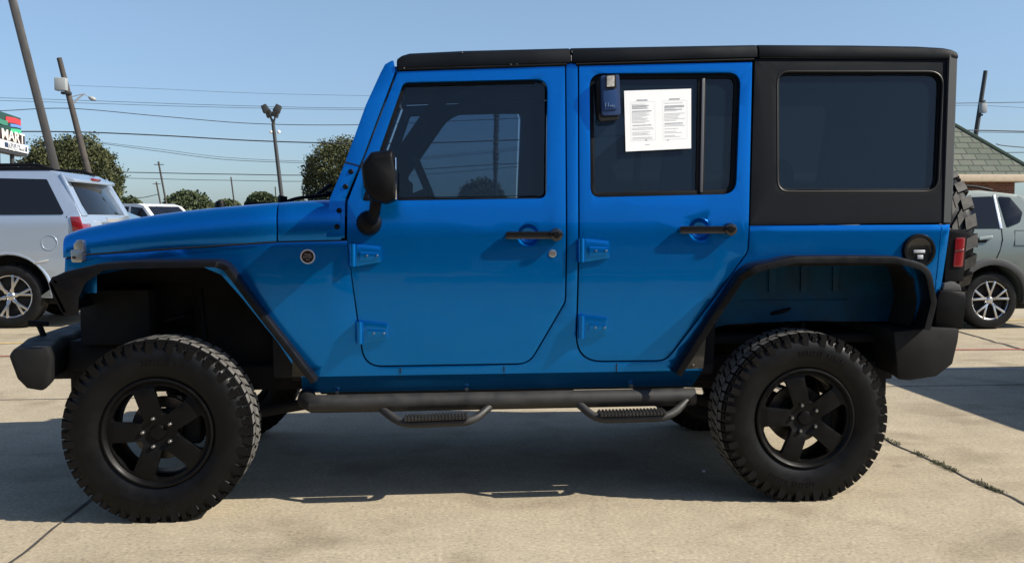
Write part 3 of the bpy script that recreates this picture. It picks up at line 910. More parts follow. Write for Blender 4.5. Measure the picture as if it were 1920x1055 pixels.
# inner structure: wheel wells, tub, floor, frame, axles
def inner():
    z = lambda px, py, y: at_y(px, py, y).z
    X = lambda px, py, y: at_y(px, py, y).x
    obj('engine_bay', box_me('engine_bay', [((-1.93, .50, .60), (-.98, 1.32, 1.16)), ((-1.0, .17, .60), (-.86, WID - .17, 1.18)), ((-1.93, YJ(-1.9, 1) + .03, 1.10), (-1.0, WID - YJ(-1.9, 1) - .03, 1.16))], .01), M['dark'], jeep)
    # slanted vented liner
    bm = bmesh.new()
    for s in (0,):
        box(bm, (-1.80, .494, .78), (-1.42, .4995, 1.02))
        for k in range(7):
            for j in range(9):
                y = .495 if s == 0 else WID - .495
                x0 = -1.78 + j * .035 + k * .006; z0 = .80 + k * .032
                box(bm, (x0, y - .004, z0), (x0 + .016, y + .006, z0 + .012))
    obj('vented_liner', bake(bm, 'vented_liner', ()), M['black'], jeep)
    # rear well panel, blue with ribs
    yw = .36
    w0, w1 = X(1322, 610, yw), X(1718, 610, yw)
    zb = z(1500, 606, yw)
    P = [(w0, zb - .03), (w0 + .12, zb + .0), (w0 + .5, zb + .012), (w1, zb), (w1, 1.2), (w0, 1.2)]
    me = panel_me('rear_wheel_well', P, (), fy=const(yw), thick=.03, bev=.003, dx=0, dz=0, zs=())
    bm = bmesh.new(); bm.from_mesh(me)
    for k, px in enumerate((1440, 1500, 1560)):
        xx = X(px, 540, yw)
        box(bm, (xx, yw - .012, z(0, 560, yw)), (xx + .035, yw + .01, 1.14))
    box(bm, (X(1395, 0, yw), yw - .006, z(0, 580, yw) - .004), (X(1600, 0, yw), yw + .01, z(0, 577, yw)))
    ws = both('rear_wheel_well', bake(bm, 'rear_wheel_well', [('BEVEL', dict(width=.004, segments=2, limit_method='ANGLE', angle_limit=radians(50)))]), mat('shaded_well_blue', (.0, .05, .115), .6, spec=.3, mott=.4, mscale=7), jeep)  # blue darkened in the colour for the shade inside the well
    obj('rear_tub', box_me('rear_tub', [((w0 - .0, .165, 1.10), (w1, WID - .165, 1.14)), ((w1 - .01, .15, .72), (w1 + .03, WID - .15, 1.14)), ((w0 - .02, yw + .035, .62), (w0 + .02, WID - yw - .035, 1.10)), ((w0, yw + .035, .70), (w1, WID - yw - .035, .74))], .006), M['dark'], jeep)
    obj('floor_pan', box_me('floor_pan', [((-.92, .21, .58), (w0, WID - .21, .63))], .006), M['dark'], jeep)
    both('inner_sill', panel_me('inner_sill', [(-.86, .60), (w0 - .0, .60), (w0, 1.26), (1.2, 1.26), (-.72, 1.26)], (), off=.05, thick=.02, bev=0, zs=()), M['trim'], jeep)
    both('inner_pillar', panel_me('inner_pillar', [(.30, 1.2), (.45, 1.2), (.44, 2.04), (.30, 2.04)], (), off=.05, thick=.05, bev=.01, zs=()), M['trim'], jeep)
    fr_ = [((-2.0, .44, .50), (2.1, .53, .62)), ((-2.0, WID - .53, .50), (2.1, WID - .44, .62)), ((-.3, .5, .44), (.45, 1.2, .56)), ((-.72, .6, .39), (.02, 1.05, .6)), ((-.80, .285, .50), (.88, .31, .60)), ((-.80, WID - .31, .50), (.88, WID - .285, .60)), ((-1.92, .36, .74), (-1.60, WID - .36, 1.0)), ((-.78, .40, .40), (-.58, .52, .5)), ((-.50, .36, .44), (-.42, .5, .52)), ((1.75, .4, .42), (2.05, 1.4, .60)), ((-2.12, .5, .56), (-1.9, 1.32, .72))]
    obj('chassis_frame', box_me('chassis_frame', fr_, .008), M['dark'], jeep)
    for xx in (XF, XR):
        ax = tube_me('axle', [([(xx, .22, .40), (xx, WID - .22, .40)], .045), ([(xx, .82, .40), (xx, .92, .40), (xx, 1.1, .40)], [.10, .15, .10]), ([(xx, .3, .36), (xx, .31, .36)], .1)])
        obj('axle', ax, M['dark'], jeep)
        for yy in (.40, WID - .40):
            sp = [(xx + .06 * cos(t * .5), yy + .06 * sin(t * .5), .46 + t * .0068) for t in range(64)]
            obj('coil_spring', tube_me('coil_spring', [(sp, .009)], 6), M['black'], jeep)
            obj('shock_absorber', tube_me('shock_absorber', [([(xx + .18, yy - .06, .38), (xx + .13, yy - .03, .70)], .032), ([(xx + .13, yy - .03, .70), (xx + .10, yy, 1.0)], .014)]), M['steel'] if 0 else M['black'], jeep)
    obj('control_arms', tube_me('control_arms', [([(-1.4, .36, .36), (-.62, .44, .47)], .028), ([(-1.4, WID - .36, .36), (-.62, WID - .44, .47)], .028), ([(1.4, .4, .36), (.75, .46, .47)], .028), ([(1.4, WID - .4, .36), (.75, WID - .46, .47)], .028), ([(-.7, .95, .5), (1.3, .92, .42)], .035)]), M['dark'], jeep)
    obj('exhaust_muffler', tube_me('exhaust_muffler', [([(1.72, .55, .52), (1.74, 1.35, .52)], .10), ([(.4, 1.1, .5), (1.2, 1.25, .52), (1.72, 1.2, .52)], .03)], 16), M['plate'], jeep)
inner()

# side step bar with two drop steps
def steps():
    y0 = .17
    a = at_y(590, 757, y0); b = at_y(1302, 743, y0)
    r = abs(at_y(900, 733, y0).z - at_y(900, 766, y0).z) / 2
    bm = bmesh.new()
    a0 = at_y(574, 752, y0)
    pts = [Vector((a0.x - .01, y0 + .12, a0.z + .0)), Vector((a0.x - .005, y0 + .04, a0.z)), Vector((a0.x + .03, y0 + .005, a.z)), Vector((a.x + .06, y0, a.z))]
    for k in range(1, 9): pts.append(Vector((a.x + .06 + (b.x - a.x - .06) * k / 8, y0, a.z + (b.z - a.z) * k / 8)))
    tube(bm, pts, r, 22)
    bmesh.ops.recalc_face_normals(bm, faces=bm.faces[:])
    bar = both('step_bar', bake(bm, 'step_bar', ()), M['bar'], jeep)
    for (p0, p1, p2, p3) in (((712, 763), (752, 795), (886, 790), (922, 758)), ((1080, 752), (1118, 786), (1256, 782), (1294, 744))):
        yo = .075
        A = at_y(*p0, y0 - .01); B = at_y(*p1, yo); D = at_y(*p2, yo); E_ = at_y(*p3, y0 - .01)
        me = tube_me('drop_step', [(smooth_path([A, B, D, E_], 8, .07), r * .46)], 14)
        st = add2('drop_step', me, M['bar'], bar)
        # tread pad with raised studs
        c0 = B.lerp(D, .04); c1 = B.lerp(D, .94)
        bm = bmesh.new()
        box(bm, (c0.x, yo - .026, 0), (c1.x, yo + .062, .012))
        N = 19
        for k in range(N):
            for j in range(4):
                xx = c0.x + (c1.x - c0.x) * (k + .5) / N; yy = yo - .016 + j * .022
                box(bm, (xx - .004, yy - .006, .010), (xx + .004, yy + .006, .020))
            box(bm, (xx - .003, yo - .030, .001), (xx + .004, yo - .024, .014))
        for v in bm.verts:
            t = (v.co.x - c0.x) / (c1.x - c0.x)
            v.co.z += c0.z + (c1.z - c0.z) * t + r * .40
        add2('step_tread', bake(bm, 'step_tread', ()), M['bar'], bar)
steps()

# bumpers
def bumpers():
    def L(py, y=.10): return None
    yy = .02
    prof = [at_y(*p, yy) for p in ((16, 667), (27, 652), (90, 652), (96, 672), (93, 722), (80, 733), (50, 728), (32, 710))]
    P = [(p.x, p.z) for p in prof]
    cx = sum(p[0] for p in P) / len(P)
    secs = []
    for y, sh, sc_ in ((yy, .0, 1), (yy + .14, -.03, 1.0), (.40, -.09, 1), (.911, -.11, 1), (WID - .40, -.09, 1), (WID - yy - .14, -.03, 1), (WID - yy, 0, 1)):
        secs.append([(x + sh + (.0 if x < cx else .0), y, z) for x, z in P])
    b = obj('front_bumper', loft_me('front_bumper', secs, True, .012, 40), M['bump'], jeep)
    # horns to the frame
    zt = P[1][1]
    for ya_ in (.42, WID - .54): obj('bumper_bracket', box_me('bumper_bracket', [((P[2][0] - .05, ya_, zt - .17), (P[2][0] + .28, ya_ + .12, zt - .02))], .01), M['dark'], b)
    h = at_y(73, 626, .5)
    for y in (.5, WID - .5):
        obj('tow_hook', tube_me('tow_hook', [(smooth_path([(h.x + .03, y, h.z - .03), (h.x, y, h.z + .05), (h.x - .045, y, h.z + .055)], rad=.02), .014), ([(h.x - .04, y, h.z + .057), (h.x + .045, y, h.z + .05)], .011)]), M['black'], b)
    # rear
    yr = .05
    prof = [at_y(*p, yr) for p in ((1676, 622), (1745, 614), (1799, 617), (1796, 640), (1786, 682), (1756, 705), (1706, 713), (1684, 711))]
    P = [(p.x, p.z) for p in prof]
    secs = []
    for y, sh in ((yr, 0), (yr + .12, .03), (.5, .07), (WID - .5, .07), (WID - yr - .12, .03), (WID - yr, 0)):
        secs.append([(x + sh, y, z) for x, z in P])
    rb = obj('rear_bumper', loft_me('rear_bumper', secs, True, .006, 40), M['bump'], jeep)
    # corner guards that rise from the bumper beside the tail lights
    P2 = [at_y(*p, .13) for p in ((1746, 613), (1752, 556), (1758, 543), (1805, 547), (1807, 560), (1800, 617))]
    P2 = [(p.x, p.z) for p in P2]
    me = panel_me('corner_guard', P2, (), fy=const(.10), thick=.16, bev=.01, dx=0, dz=0, zs=())
    cg = add2('corner_guard', me, M['black'], (rb, rb))
    P3 = [at_y(*p, .13) for p in fillet([(1765, 543, 2), (1768, 531, 4), (1784, 527, 4), (1797, 534, 3), (1800, 545, 2)])]
    me = panel_me('corner_cap', [(p.x, p.z) for p in P3], (), fy=const(.115), thick=.12, bev=.006, dx=0, dz=0, zs=())
    add2('corner_cap', me, mat('faded_plastic', (.07, .07, .07), .6), (rb, rb))
bumpers()

# tail lights
def tail():
    y0 = .135
    P = [at_y(*p, y0) for p in fillet([(1777, 432, 3), (1810, 430, 5), (1814, 440, 4), (1806, 527, 5), (1771, 528, 3)])]
    me = panel_me('tail_light', [(p.x, p.z) for p in P], (), fy=const(y0), thick=.14, bev=.008, dx=0, dz=0, zs=())
    t = both('tail_light', me, M['flare'], jeep)
    P = [at_y(*p, y0) for p in fillet([(1791, 446, 3), (1809, 445, 3), (1804, 500, 3), (1786, 500, 3)])]
    me = panel_me('tail_lens', [(p.x, p.z) for p in P], (), fy=const(y0 - .006), thick=.02, bev=.004, dx=0, dz=0, zs=())
    add2('tail_lens', me, M['red'], t)
    P = [at_y(*p, y0) for p in fillet([(1789, 468), (1806, 467), (1805.5, 471), (1788.5, 472)])]
    me = panel_me('lens_bar', [(p.x, p.z) for p in P], (), fy=const(y0 - .008), thick=.01, bev=.001, dx=0, dz=0, zs=())
    add2('lens_bar', me, mat('dark_red_lens', (.10, .004, .006), .3, coat=1), t)
tail()

# door mirror
def mirrors():
    P = [at_y(*p, -.02) for p in fillet([(679, 312, 14), (698, 287, 12), (738, 283, 5), (744, 330), (744, 376, 8), (727, 384, 10), (700, 378, 16), (684, 352, 16)])]
    P = [(p.x, p.z) for p in P]
    cx = sum(p[0] for p in P) / len(P); cz = sum(p[1] for p in P) / len(P)
    secs = []
    for y, s in ((-.165, .72), (-.160, .84), (-.145, .94), (-.12, .985), (-.05, 1.0), (.03, .98), (.055, .93), (.065, .84)):
        secs.append([(cx + (x - cx) * (s if x < cx else (s * .4 + .6)), y, cz + (z - cz) * s) for x, z in P])
    bm = bmesh.new()
    me = loft_me('door_mirror', secs, True, 0, 50)
    bm.from_mesh(me)
    a = at_y(706, 378, .0); b = at_y(690, 425, .1)
    xa, za = S(692, 418)
    ya = YJ(xa, za)
    tube(bm, smooth_path([(a.x, .01, a.z + .03), (a.x - .01, .02, a.z - .05), (xa + .01, ya - .02, za)], 6, .04), .026, 14)
    rg = lathe(bm, [(.0005, -.058), (.025, -.056), (.045, -.045), (.056, -.02), (.058, .0)], 28)
    for r_ in rg:
        for v in r_: v.co += Vector((xa, ya, za))
    bmesh.ops.recalc_face_normals(bm, faces=bm.faces[:])
    m_ = add2('door_mirror', bake(bm, 'door_mirror', (), 50), M['gloss'] if 0 else M['black'], fd)
    xg = max(p[0] for p in P)
    me = box_me('mirror_glass', [((xg - .004, -.14, cz - .085), (xg + .002, .04, cz + .095))], .002)
    add2('mirror_glass', me, M['mirror'], fd)
mirrors()

# ------------------------------------------------------------------ wheels
TR, TW = .405, .262          # tyre radius and width
def tyre_mesh(kind):
    """axis Y, outer face at y=0, inner at y=TW"""
    bm = bmesh.new(); rnd = random.Random(5)
    R = TR - .010
    half = [(.236, .030), (.240, .018), (.262, .006), (.295, -.002), (.325, -.003), (.350, .002), (.372, .012), (.385, .024), (R - .001, .042), (R + .0, .07), (R + .002, TW / 2)]
    prof = half + [(r, TW - y) for r, y in half[-2::-1]]
    lathe(bm, prof, 96)
    # raised rings and lettering ribs on the wall
    def rblock(a, da, r0, r1, y0, y1, skew=0.0, top=None):
        vs = []
        for (yy, s) in ((y0, -skew), (y1, skew)):
            for rr in (r0, r1):
                for q in (-1, 1):
                    ang = a + q * da / 2 + s
                    k = 1.0 if rr == r0 else .93
                    ang = a + s + q * da / 2 * k
                    vs.append(bm.verts.new((rr * cos(ang), yy, rr * sin(ang))))
        # order: y0r0-,y0r0+,y0r1-,y0r1+,y1...
        F = ((0, 1, 3, 2), (4, 6, 7, 5), (0, 4, 5, 1), (2, 3, 7, 6), (0, 2, 6, 4), (1, 5, 7, 3))
        for f in F: bm.faces.new([vs[i] for i in f])
    if kind == 'at':
        N = 54; da = 2 * pi / N
        for k in range(N):
            a = k * da
            for s in (0, 1):
                def yy(v): return v if s == 0 else TW - v
                long = (k % 2 == 0)
                # shoulder lug running over the edge
                rblock(a + s * da * .5, da * .84, R - .012, TR - (.0005 if long else .002), yy(.030), yy(.080), .004)
                rblock(a + s * da * .5, da * (.70 if long else .44), R - (.058 if long else .036), R - .006, yy(.0005 if long else .006), yy(.040), .0)
                rblock(a + s * da * .5, da * .82, R - .022, TR - .006, yy(.016), yy(.045), .0)
                rblock(a + da * (.25 if s else .65), da * .80, R - .012, TR, yy(.086), yy(.118), .020 * (1 if s else -1))
                rblock(a + da * (.85 if s else .2), da * .20, R - .012, TR - .001, yy(.082), yy(.100), .01)
                if long: rblock(a + da * .5 + s * da * .5, da * .28, R - .044, R - .020, yy(.003), yy(.022), .02)
            rblock(a + da * .45, da * .78, R - .012, TR, .120, .142, -.018)
        # small letters on the side wall
        for a0 in (1.0, 4.15):
            for k in range(14):
                if k in (6,): continue
                a = a0 + k * .055
                rblock(a, .012, .300, .322, -.0045, .004, 0)
                rblock(a + .02, .010, .300, .306, -.0045, .004, 0)
                if k % 2: rblock(a + .02, .010, .316, .322, -.0045, .004, 0)
    else:
        N = 24; da = 2 * pi / N
        for k in range(N):
            a = k * da
            for s in (0, 1):
                def yy(v): return v if s == 0 else TW - v
                rblock(a + s * da * .5, da * .64, R - .014, TR + .004, yy(.012), yy(.084), .035)
                rblock(a + s * da * .5, da * .52, R - .055, R - .002, yy(.0), yy(.034), .0)
                rblock(a + da * (.3 if s else .8), da * .60, R - .014, TR + .003, yy(.092), yy(.128), -.05 if s else .05)
    bmesh.ops.recalc_face_normals(bm, faces=bm.faces[:])
    me = bake(bm, 'tyre', (), 32)
    for p in me.polygons:
        c = p.center; n_ = p.normal
        r = math.hypot(c.x, c.z)
        if r > TR - .0045 and (n_.x * c.x + n_.z * c.z) / r > .8: p.material_index = 1
    return me
def rim_mesh():
    bm = bmesh.new()
    # face disc with five windows
    out = circle2(0, 0, .221, n=80)
    holes = []
    for k in range(5):
        a = radians(35 + 36 + 72 * k)
        pts = []
        def pp(r, d): return (r * cos(a + d), r * sin(a + d))
        P = [(*pp(.080, -.12), .006), (*pp(.199, -.40), .014)] + [(*pp(.204, d), 0) for d in (-.30, -.15, 0, .15, .30)] + [(*pp(.199, +.40), .014), (*pp(.080, .12), .006)]
        holes.append(fillet(P, True, 4))
    def fy(x, z):
        r = math.hypot(x, z)
        return .020 + (.010 * smooth((.10 - r) / .05)) + .006 * smooth((r - .18) / .03)
    sb = sheet_bm(out, holes, dx=.03, dz=.03)
    for v in sb.verts: v.co.y = fy(v.co.x, v.co.z)
    face = bake(sb, 'f', [('SOLIDIFY', dict(thickness=.028, offset=-1.0)), ('BEVEL', dict(width=.004, segments=2, limit_method='ANGLE', angle_limit=radians(50)))], 35)
    bm.from_mesh(face)
    lathe(bm, [(.205, .040), (.212, .030), (.218, .020), (.223, .012), (.2285, .008), (.236, .010), (.238, .020), (.232, .03), (.218, .05), (.204, .07), (.196, .10), (.200, .20), (.222, .25), (.232, .25), (.210, .19), (.206, .10), (.212, .06), (.200, .05)], 72)
    lathe(bm, [(.0005, .018), (.020, .018), (.030, .020), (.034, .026), (.036, .055)], 32)
    lathe(bm, [(.0005, .08), (.075, .08), (.080, .09), (.080, .16), (.0005, .16)], 32)
    bmesh.ops.recalc_face_normals(bm, faces=bm.faces[:])
    return bake(bm, 'wheel', (), 35)
def nuts_mesh(k):
    bm = bmesh.new(); a = radians(35 + 72 * k); r = .0635
    lathe(bm, [(.0005, .006), (.006, .006), (.0095, .010), (.0108, .018), (.0108, .055)], 6)
    bmesh.ops.translate(bm, verts=bm.verts[:], vec=(r * cos(a), 0.005, r * sin(a)))
    bmesh.ops.recalc_face_normals(bm, faces=bm.faces[:])
    return bake(bm, 'lug_nut', (), 30)
def disc_mesh():
    bm = bmesh.new()
    lathe(bm, [(.09, .128), (.138, .128), (.138, .148), (.09, .148)], 48)
    lathe(bm, [(.0005, .10), (.088, .10), (.09, .118)], 32)
    bmesh.ops.recalc_face_normals(bm, faces=bm.faces[:])
    return bake(bm, 'brake_disc', (), 35)
def caliper_mesh():
    bm = bmesh.new()
    box(bm, (.09, .09, -.07), (.17, .17, .07))
    return bake(bm, 'brake_caliper', [('BEVEL', dict(width=.02, segments=3))], 35)
ty_at, ty_mt, rimme = tyre_mesh('at'), tyre_mesh('mt'), rim_mesh()
nutm = [nuts_mesh(k) for k in range(5)]; dme = disc_mesh(); cme = caliper_mesh()
def wheel(name, loc, rz=0.0, spin=0.0, tyre=None, steer=0.0, brake=True, scale=1.0):
    w_ = obj(name, rimme, M['rim'], jeep, loc=Vector(loc) - jeep.location)
    w_.rotation_euler = (0, spin, rz + steer)
    w_.rotation_mode = 'XYZ'
    w_.scale = (scale,) * 3
    obj('tyre', tyre or ty_at, [M['rubber'], M['tread']], w_, loc=(0, 0, 0))
    for k in range(5): obj('lug_nut', nutm[k], M['nut'], w_, loc=(0, 0, 0))
    if brake:
        obj('brake_disc', dme, M['disc'], w_, loc=(0, 0, 0))
        obj('brake_caliper', cme, M['dark'], w_, loc=(0, 0, 0))
    return w_
HZ = .393
wheel('wheel', (XF, -.045, HZ + .005), scale=1.02)
wheel('wheel', (XR, 0, HZ), spin=.03)
wheel('wheel', (XF, WID + .045, HZ), rz=pi)
wheel('wheel', (XR, WID, HZ), rz=pi)
# spare wheel on the tailgate
sp = at_y(1834, 455, .50)
wheel('spare_wheel', (sp.x + .005, .911, at_y(1800, 452, .75).z), rz=pi / 2, tyre=ty_mt, brake=False, scale=1.02).scale.y = .86
obj('spare_carrier', box_me('spare_carrier', [((xq - .02, .75, zq - .25), (sp.x - .12, 1.07, zq + .02))], .01), M['black'], jeep)

# ------------------------------------------------------------------ cabin
def cabin():
    def seat(x, y0, y1, zc=.92, zb=1.50):
        bm = bmesh.new()
        c = loft_me('s', [[(x - .25, y, zc - .12), (x + .25, y, zc - .14), (x + .25, y, zc + .0), (x - .27, y, zc + .04)] for y in (y0, y0 + .04, y1 - .04, y1)], True, .03)
        bm.from_mesh(c)
        b = loft_me('b', [[(x + .18, y, zc - .04), (x + .32, y, zc - .06), (x + .46 + d, y, zb - d), (x + .36 + d, y, zb + .01 - d)] for y, d in ((y0, .03), (y0 + .06, 0), (y1 - .06, 0), (y1, .03))], True, .03)
        bm.from_mesh(b)
        so = obj('seat', bake(bm, 'seat', ()), M['seat'], jeep)
        ym = (y0 + y1) / 2
        hb = bmesh.new()
        bmesh.ops.create_uvsphere(hb, u_segments=20, v_segments=12, radius=1)
        for v in hb.verts:
            v.co = Vector((x + .44 + v.co.x * .055, ym + math.copysign(abs(v.co.y) ** .7, v.co.y) * .13, zb + .13 + math.copysign(abs(v.co.z) ** .8, v.co.z) * .105))
        tube(hb, [(x + .41, ym - .05, zb - .02), (x + .43, ym - .05, zb + .08)], .008, 8)
        tube(hb, [(x + .41, ym + .05, zb - .02), (x + .43, ym + .05, zb + .08)], .008, 8)
        obj('headrest', bake(hb, 'headrest', (), 60), M['seat'], so)
    hx = at_y(1137, 300, .50).x - .44
    for y0 in (.30, 1.02): seat(hx, y0, y0 + .5, zb=1.36)
    for y0 in (.42, .94): seat(hx + .95, y0, y0 + .46, zb=1.40)
    # dashboard and wheel
    dash = loft_me('dashboard', [[(-.78, y, 1.0), (-.35, y, 1.02), (-.33, y, 1.22), (-.42, y, 1.36 + h), (-.62, y, 1.38 + h), (-.78, y, 1.36)] for y, h in ((.2, -.02), (.3, 0), (.5, .025), (.75, .02), (.911, -.01), (WID - .2, -.01))], True, .02)
    obj('dashboard', dash, M['trim'], jeep)
    t0 = at_y(781, 302, .52); t1 = at_y(808, 366, .52)
    ctr = Vector(((t0.x + t1.x) / 2 + .03, .53, (t0.z + t1.z) / 2 - .08)); ax = Vector((t1.z - t0.z, 0, -(t1.x - t0.x))).normalized()
    bm = bmesh.new()
    u = Vector((0, 1, 0)); v = ax.cross(u).normalized()
    tube(bm, [ctr + (u * cos(t / 32 * 2 * pi) + v * sin(t / 32 * 2 * pi)) * .185 for t in range(33)], .016, 10)
    tube(bm, [ctr - u * .18, ctr + u * .18], .018, 8); tube(bm, [ctr, ctr - v * .18], .02, 8)
    tube(bm, [ctr, ctr + ax * (.25 if ax.x < 0 else -.25)], .04, 10)
    bmesh.ops.recalc_face_normals(bm, faces=bm.faces[:])
    obj('steering_wheel', bake(bm, 'steering_wheel', (), 60), M['trim'], jeep)
    # roll cage
    zr = 1.99
    paths = []
    for y in (.30, WID - .30):
        paths.append((smooth_path([(.50, y, .9), (.47, y, zr), (1.7, y, zr), (2.05, y, 1.25)], 6, .12), .04))
        paths.append((smooth_path([(-.60, y - (.03 if y < .9 else -.03), 1.35), (-.15, y, zr), (.47, y, zr)], 6, .12), .034))
    paths.append(([(.47, .30, zr), (.47, WID - .30, zr)], .04))
    paths.append(([(1.30, .30, zr), (1.30, WID - .30, zr)], .04))
    paths.append(([(.47, .5, 1.95), (.47, WID - .5, 1.95)], .06))
    obj('roll_cage', tube_me('roll_cage', paths, 12), M['trim'], jeep)
    obj('headliner', box_me('headliner', [((-.1, .24, 2.045), (2.1, WID - .24, 2.06))], .004), M['trim'], jeep)
    obj('load_floor', box_me('load_floor', [((1.0, .18, 1.16), (2.15, WID - .18, 1.18)), ((1.25, .18, 1.18), (1.30, WID - .18, 1.45))], .004), M['trim'], jeep)
cabin()

# ------------------------------------------------------------------ things fixed to the vehicle's window
def notice():
    off = .010
    r = empty('window_notice', (0, 0, 0), 'white printed paper notice with two columns taped on the rear door window', 'paper notice')
    q = [(1171, 170), (1297, 166), (1297, 278), (1174, 284)]
    P = [S(x, y) for x, y in q]
    def yf(x, z): return YJ(x, z) + off
    me = panel_me('paper_sheet', P, (), fy=yf, thick=.0015, bev=0, dx=.05, dz=.05, zs=())
    sh = obj('paper_sheet', me, M['paper'], r, loc=(0, 0, 0))
    def cell(u, v):
        a = Vector(P[0]).lerp(Vector(P[1]), u); b = Vector(P[3]).lerp(Vector(P[2]), u)
        return a.lerp(b, v)
    def bars(name, rects, m_):
        bm = bmesh.new()
        for u0, u1, v0, v1 in rects:
            vs = []
            for u, v in ((u0, v0), (u0, v1), (u1, v1), (u1, v0)):
                c = cell(u, v); vs.append(bm.verts.new((c.x, yf(c.x, c.y) - .0008, c.y)))
            f = bm.faces.new(vs); f.normal_update()
            if f.normal.y > 0: f.normal_flip()
        obj(name, bm, m_, sh, loc=(0, 0, 0))
    rnd = random.Random(2)
    dark, pale = [], []
    for c0 in (.085, .57):
        wd = .37
        # frame
        for (a, b, c, d) in ((c0, c0 + wd, .19, .193), (c0, c0 + wd, .83, .833), (c0, c0 + .002, .19, .83), (c0 + wd - .002, c0 + wd, .19, .83)): pale.append((a, b, c, d))
        def words(u0, u1, v, h, out, gap=.006, wl=(.012, .035)):
            u = u0
            while u < u1:
                l = rnd.uniform(*wl); out.append((u, min(u1, u + l), v, v + h)); u += l + gap
        words(c0 + .10, c0 + .26, .155, .020, dark, .005, (.015, .03))
        v = .225
        while v < .80:
            k = rnd.random()
            if abs(v - .27) < .03 or abs(v - .33) < .015 or abs(v - .56) < .02: words(c0 + .03, c0 + .03 + rnd.uniform(.2, .31), v, .013, dark)
            else: words(c0 + .025, c0 + .03 + rnd.uniform(.15, .32), v, .009, pale)
            v += rnd.choice((.020, .022, .024, .045))
    words_end = [(.30, .33, .82, .835), (.63, .66, .84, .85), (.30, .37, .90, .905)]
    bars('printed_text', dark + words_end, M['ink']); bars('printed_text', pale, M['ink2'])
notice()
def keybox():
    o0 = empty('key_box', (0, 0, 0), 'navy blue key lock box hooked over the rear door window glass', 'key box')
    y = YJ(.4, 1.9)
    def pan(name, pts, y0, th, m_, bv=.004, parent=o0):
        P = [at_y(*p, y0) for p in fillet(pts)]
        return obj(name, panel_me(name, [(p.x, p.z) for p in P], (), fy=const(y0), thick=th, bev=bv, dx=0, dz=0, zs=(), seg=3), m_, parent, loc=(0, 0, 0))
    fy0 = y - .045
    b = pan('case', [(1127, 142, 4), (1161, 140, 4), (1164, 216, 5), (1129, 217, 5)], fy0, .06, M['navy'], .005)
    pan('hanger', [(1120, 150, 3), (1128, 144, 3), (1130, 225, 5), (1121, 225, 5)], fy0 + .03, .045, M['dark'], .004)
    pan('shroud', [(1122, 212, 4), (1161, 213, 4), (1162, 224, 6), (1124, 228, 6)], fy0 + .004, .05, M['dark'], .004)
    pan('shackle_cover', [(1137, 141, 2), (1155, 140, 2), (1156, 165, 3), (1137, 166, 3)], fy0 - .008, .02, M['dark'], .002)
    pan('face_plate', [(1138, 143, 1), (1152, 142, 1), (1152, 162, 1), (1138, 163, 1)], fy0 - .012, .01, M['greym'], .001)
    pan('front_panel', [(1131, 170, 3), (1157, 169, 3), (1158, 205, 3), (1132, 206, 3)], fy0 - .004, .01, mat('navy_face', (.016, .05, .15), .35), .002)
    bm = bmesh.new()
    for px in (1134.5, 1139.5):
        p = at_y(px, 199, fy0)
        box(bm, (p.x, fy0 - .007, p.z - .004), (p.x + .003, fy0 - .003, p.z + .014))
    for px in (1144, 1147, 1150):
        p = at_y(px, 199, fy0)
        box(bm, (p.x, fy0 - .007, p.z - .004), (p.x + .004, fy0 - .003, p.z + .004))
    obj('marking', bm, mat('pale_blue_mark', (.15, .22, .35), .5), b, loc=(0, 0, 0))
keybox()

# ================================================================== OTHER VEHICLES
def hull_me(name, P, y0, y1, tum=None, bev=.03, dx=.4, dz=.12, seg=3):
    """closed body: side outline P (x,z) at y0 mirrored to y1; tum(z, x) is the inward lean"""
    tum = tum or (lambda x, z: 0)
    bm = sheet_bm(P, (), dx, dz)
    near = bm.faces[:]
    bnd = [e for e in bm.edges if e.is_boundary]
    vm = {}
    for v in bm.verts[:]:
        vm[v] = None
    vlist = list(vm)
    for v in vlist:
        t = tum(v.co.x, v.co.z)
        vm[v] = bm.verts.new((v.co.x, y1 - t, v.co.z))
        v.co.y = y0 + t
    for f in near:
        bm.faces.new([vm[v] for v in reversed(f.verts[:])])
    for e in bnd:
        a, b = e.verts
        try: bm.faces.new((a, b, vm[b], vm[a]))
        except ValueError: pass
    bmesh.ops.recalc_face_normals(bm, faces=bm.faces[:])
    mods = [('BEVEL', dict(width=bev, segments=seg, limit_method='ANGLE', angle_limit=radians(48)))] if bev else ()
    return bake(bm, name, mods, 40)
def arc_pts(cx, cz, r, a0, a1, n=12):
    return [(cx + r * cos(radians(a0 + (a1 - a0) * k / n)), cz + r * sin(radians(a0 + (a1 - a0) * k / n))) for k in range(n + 1)]
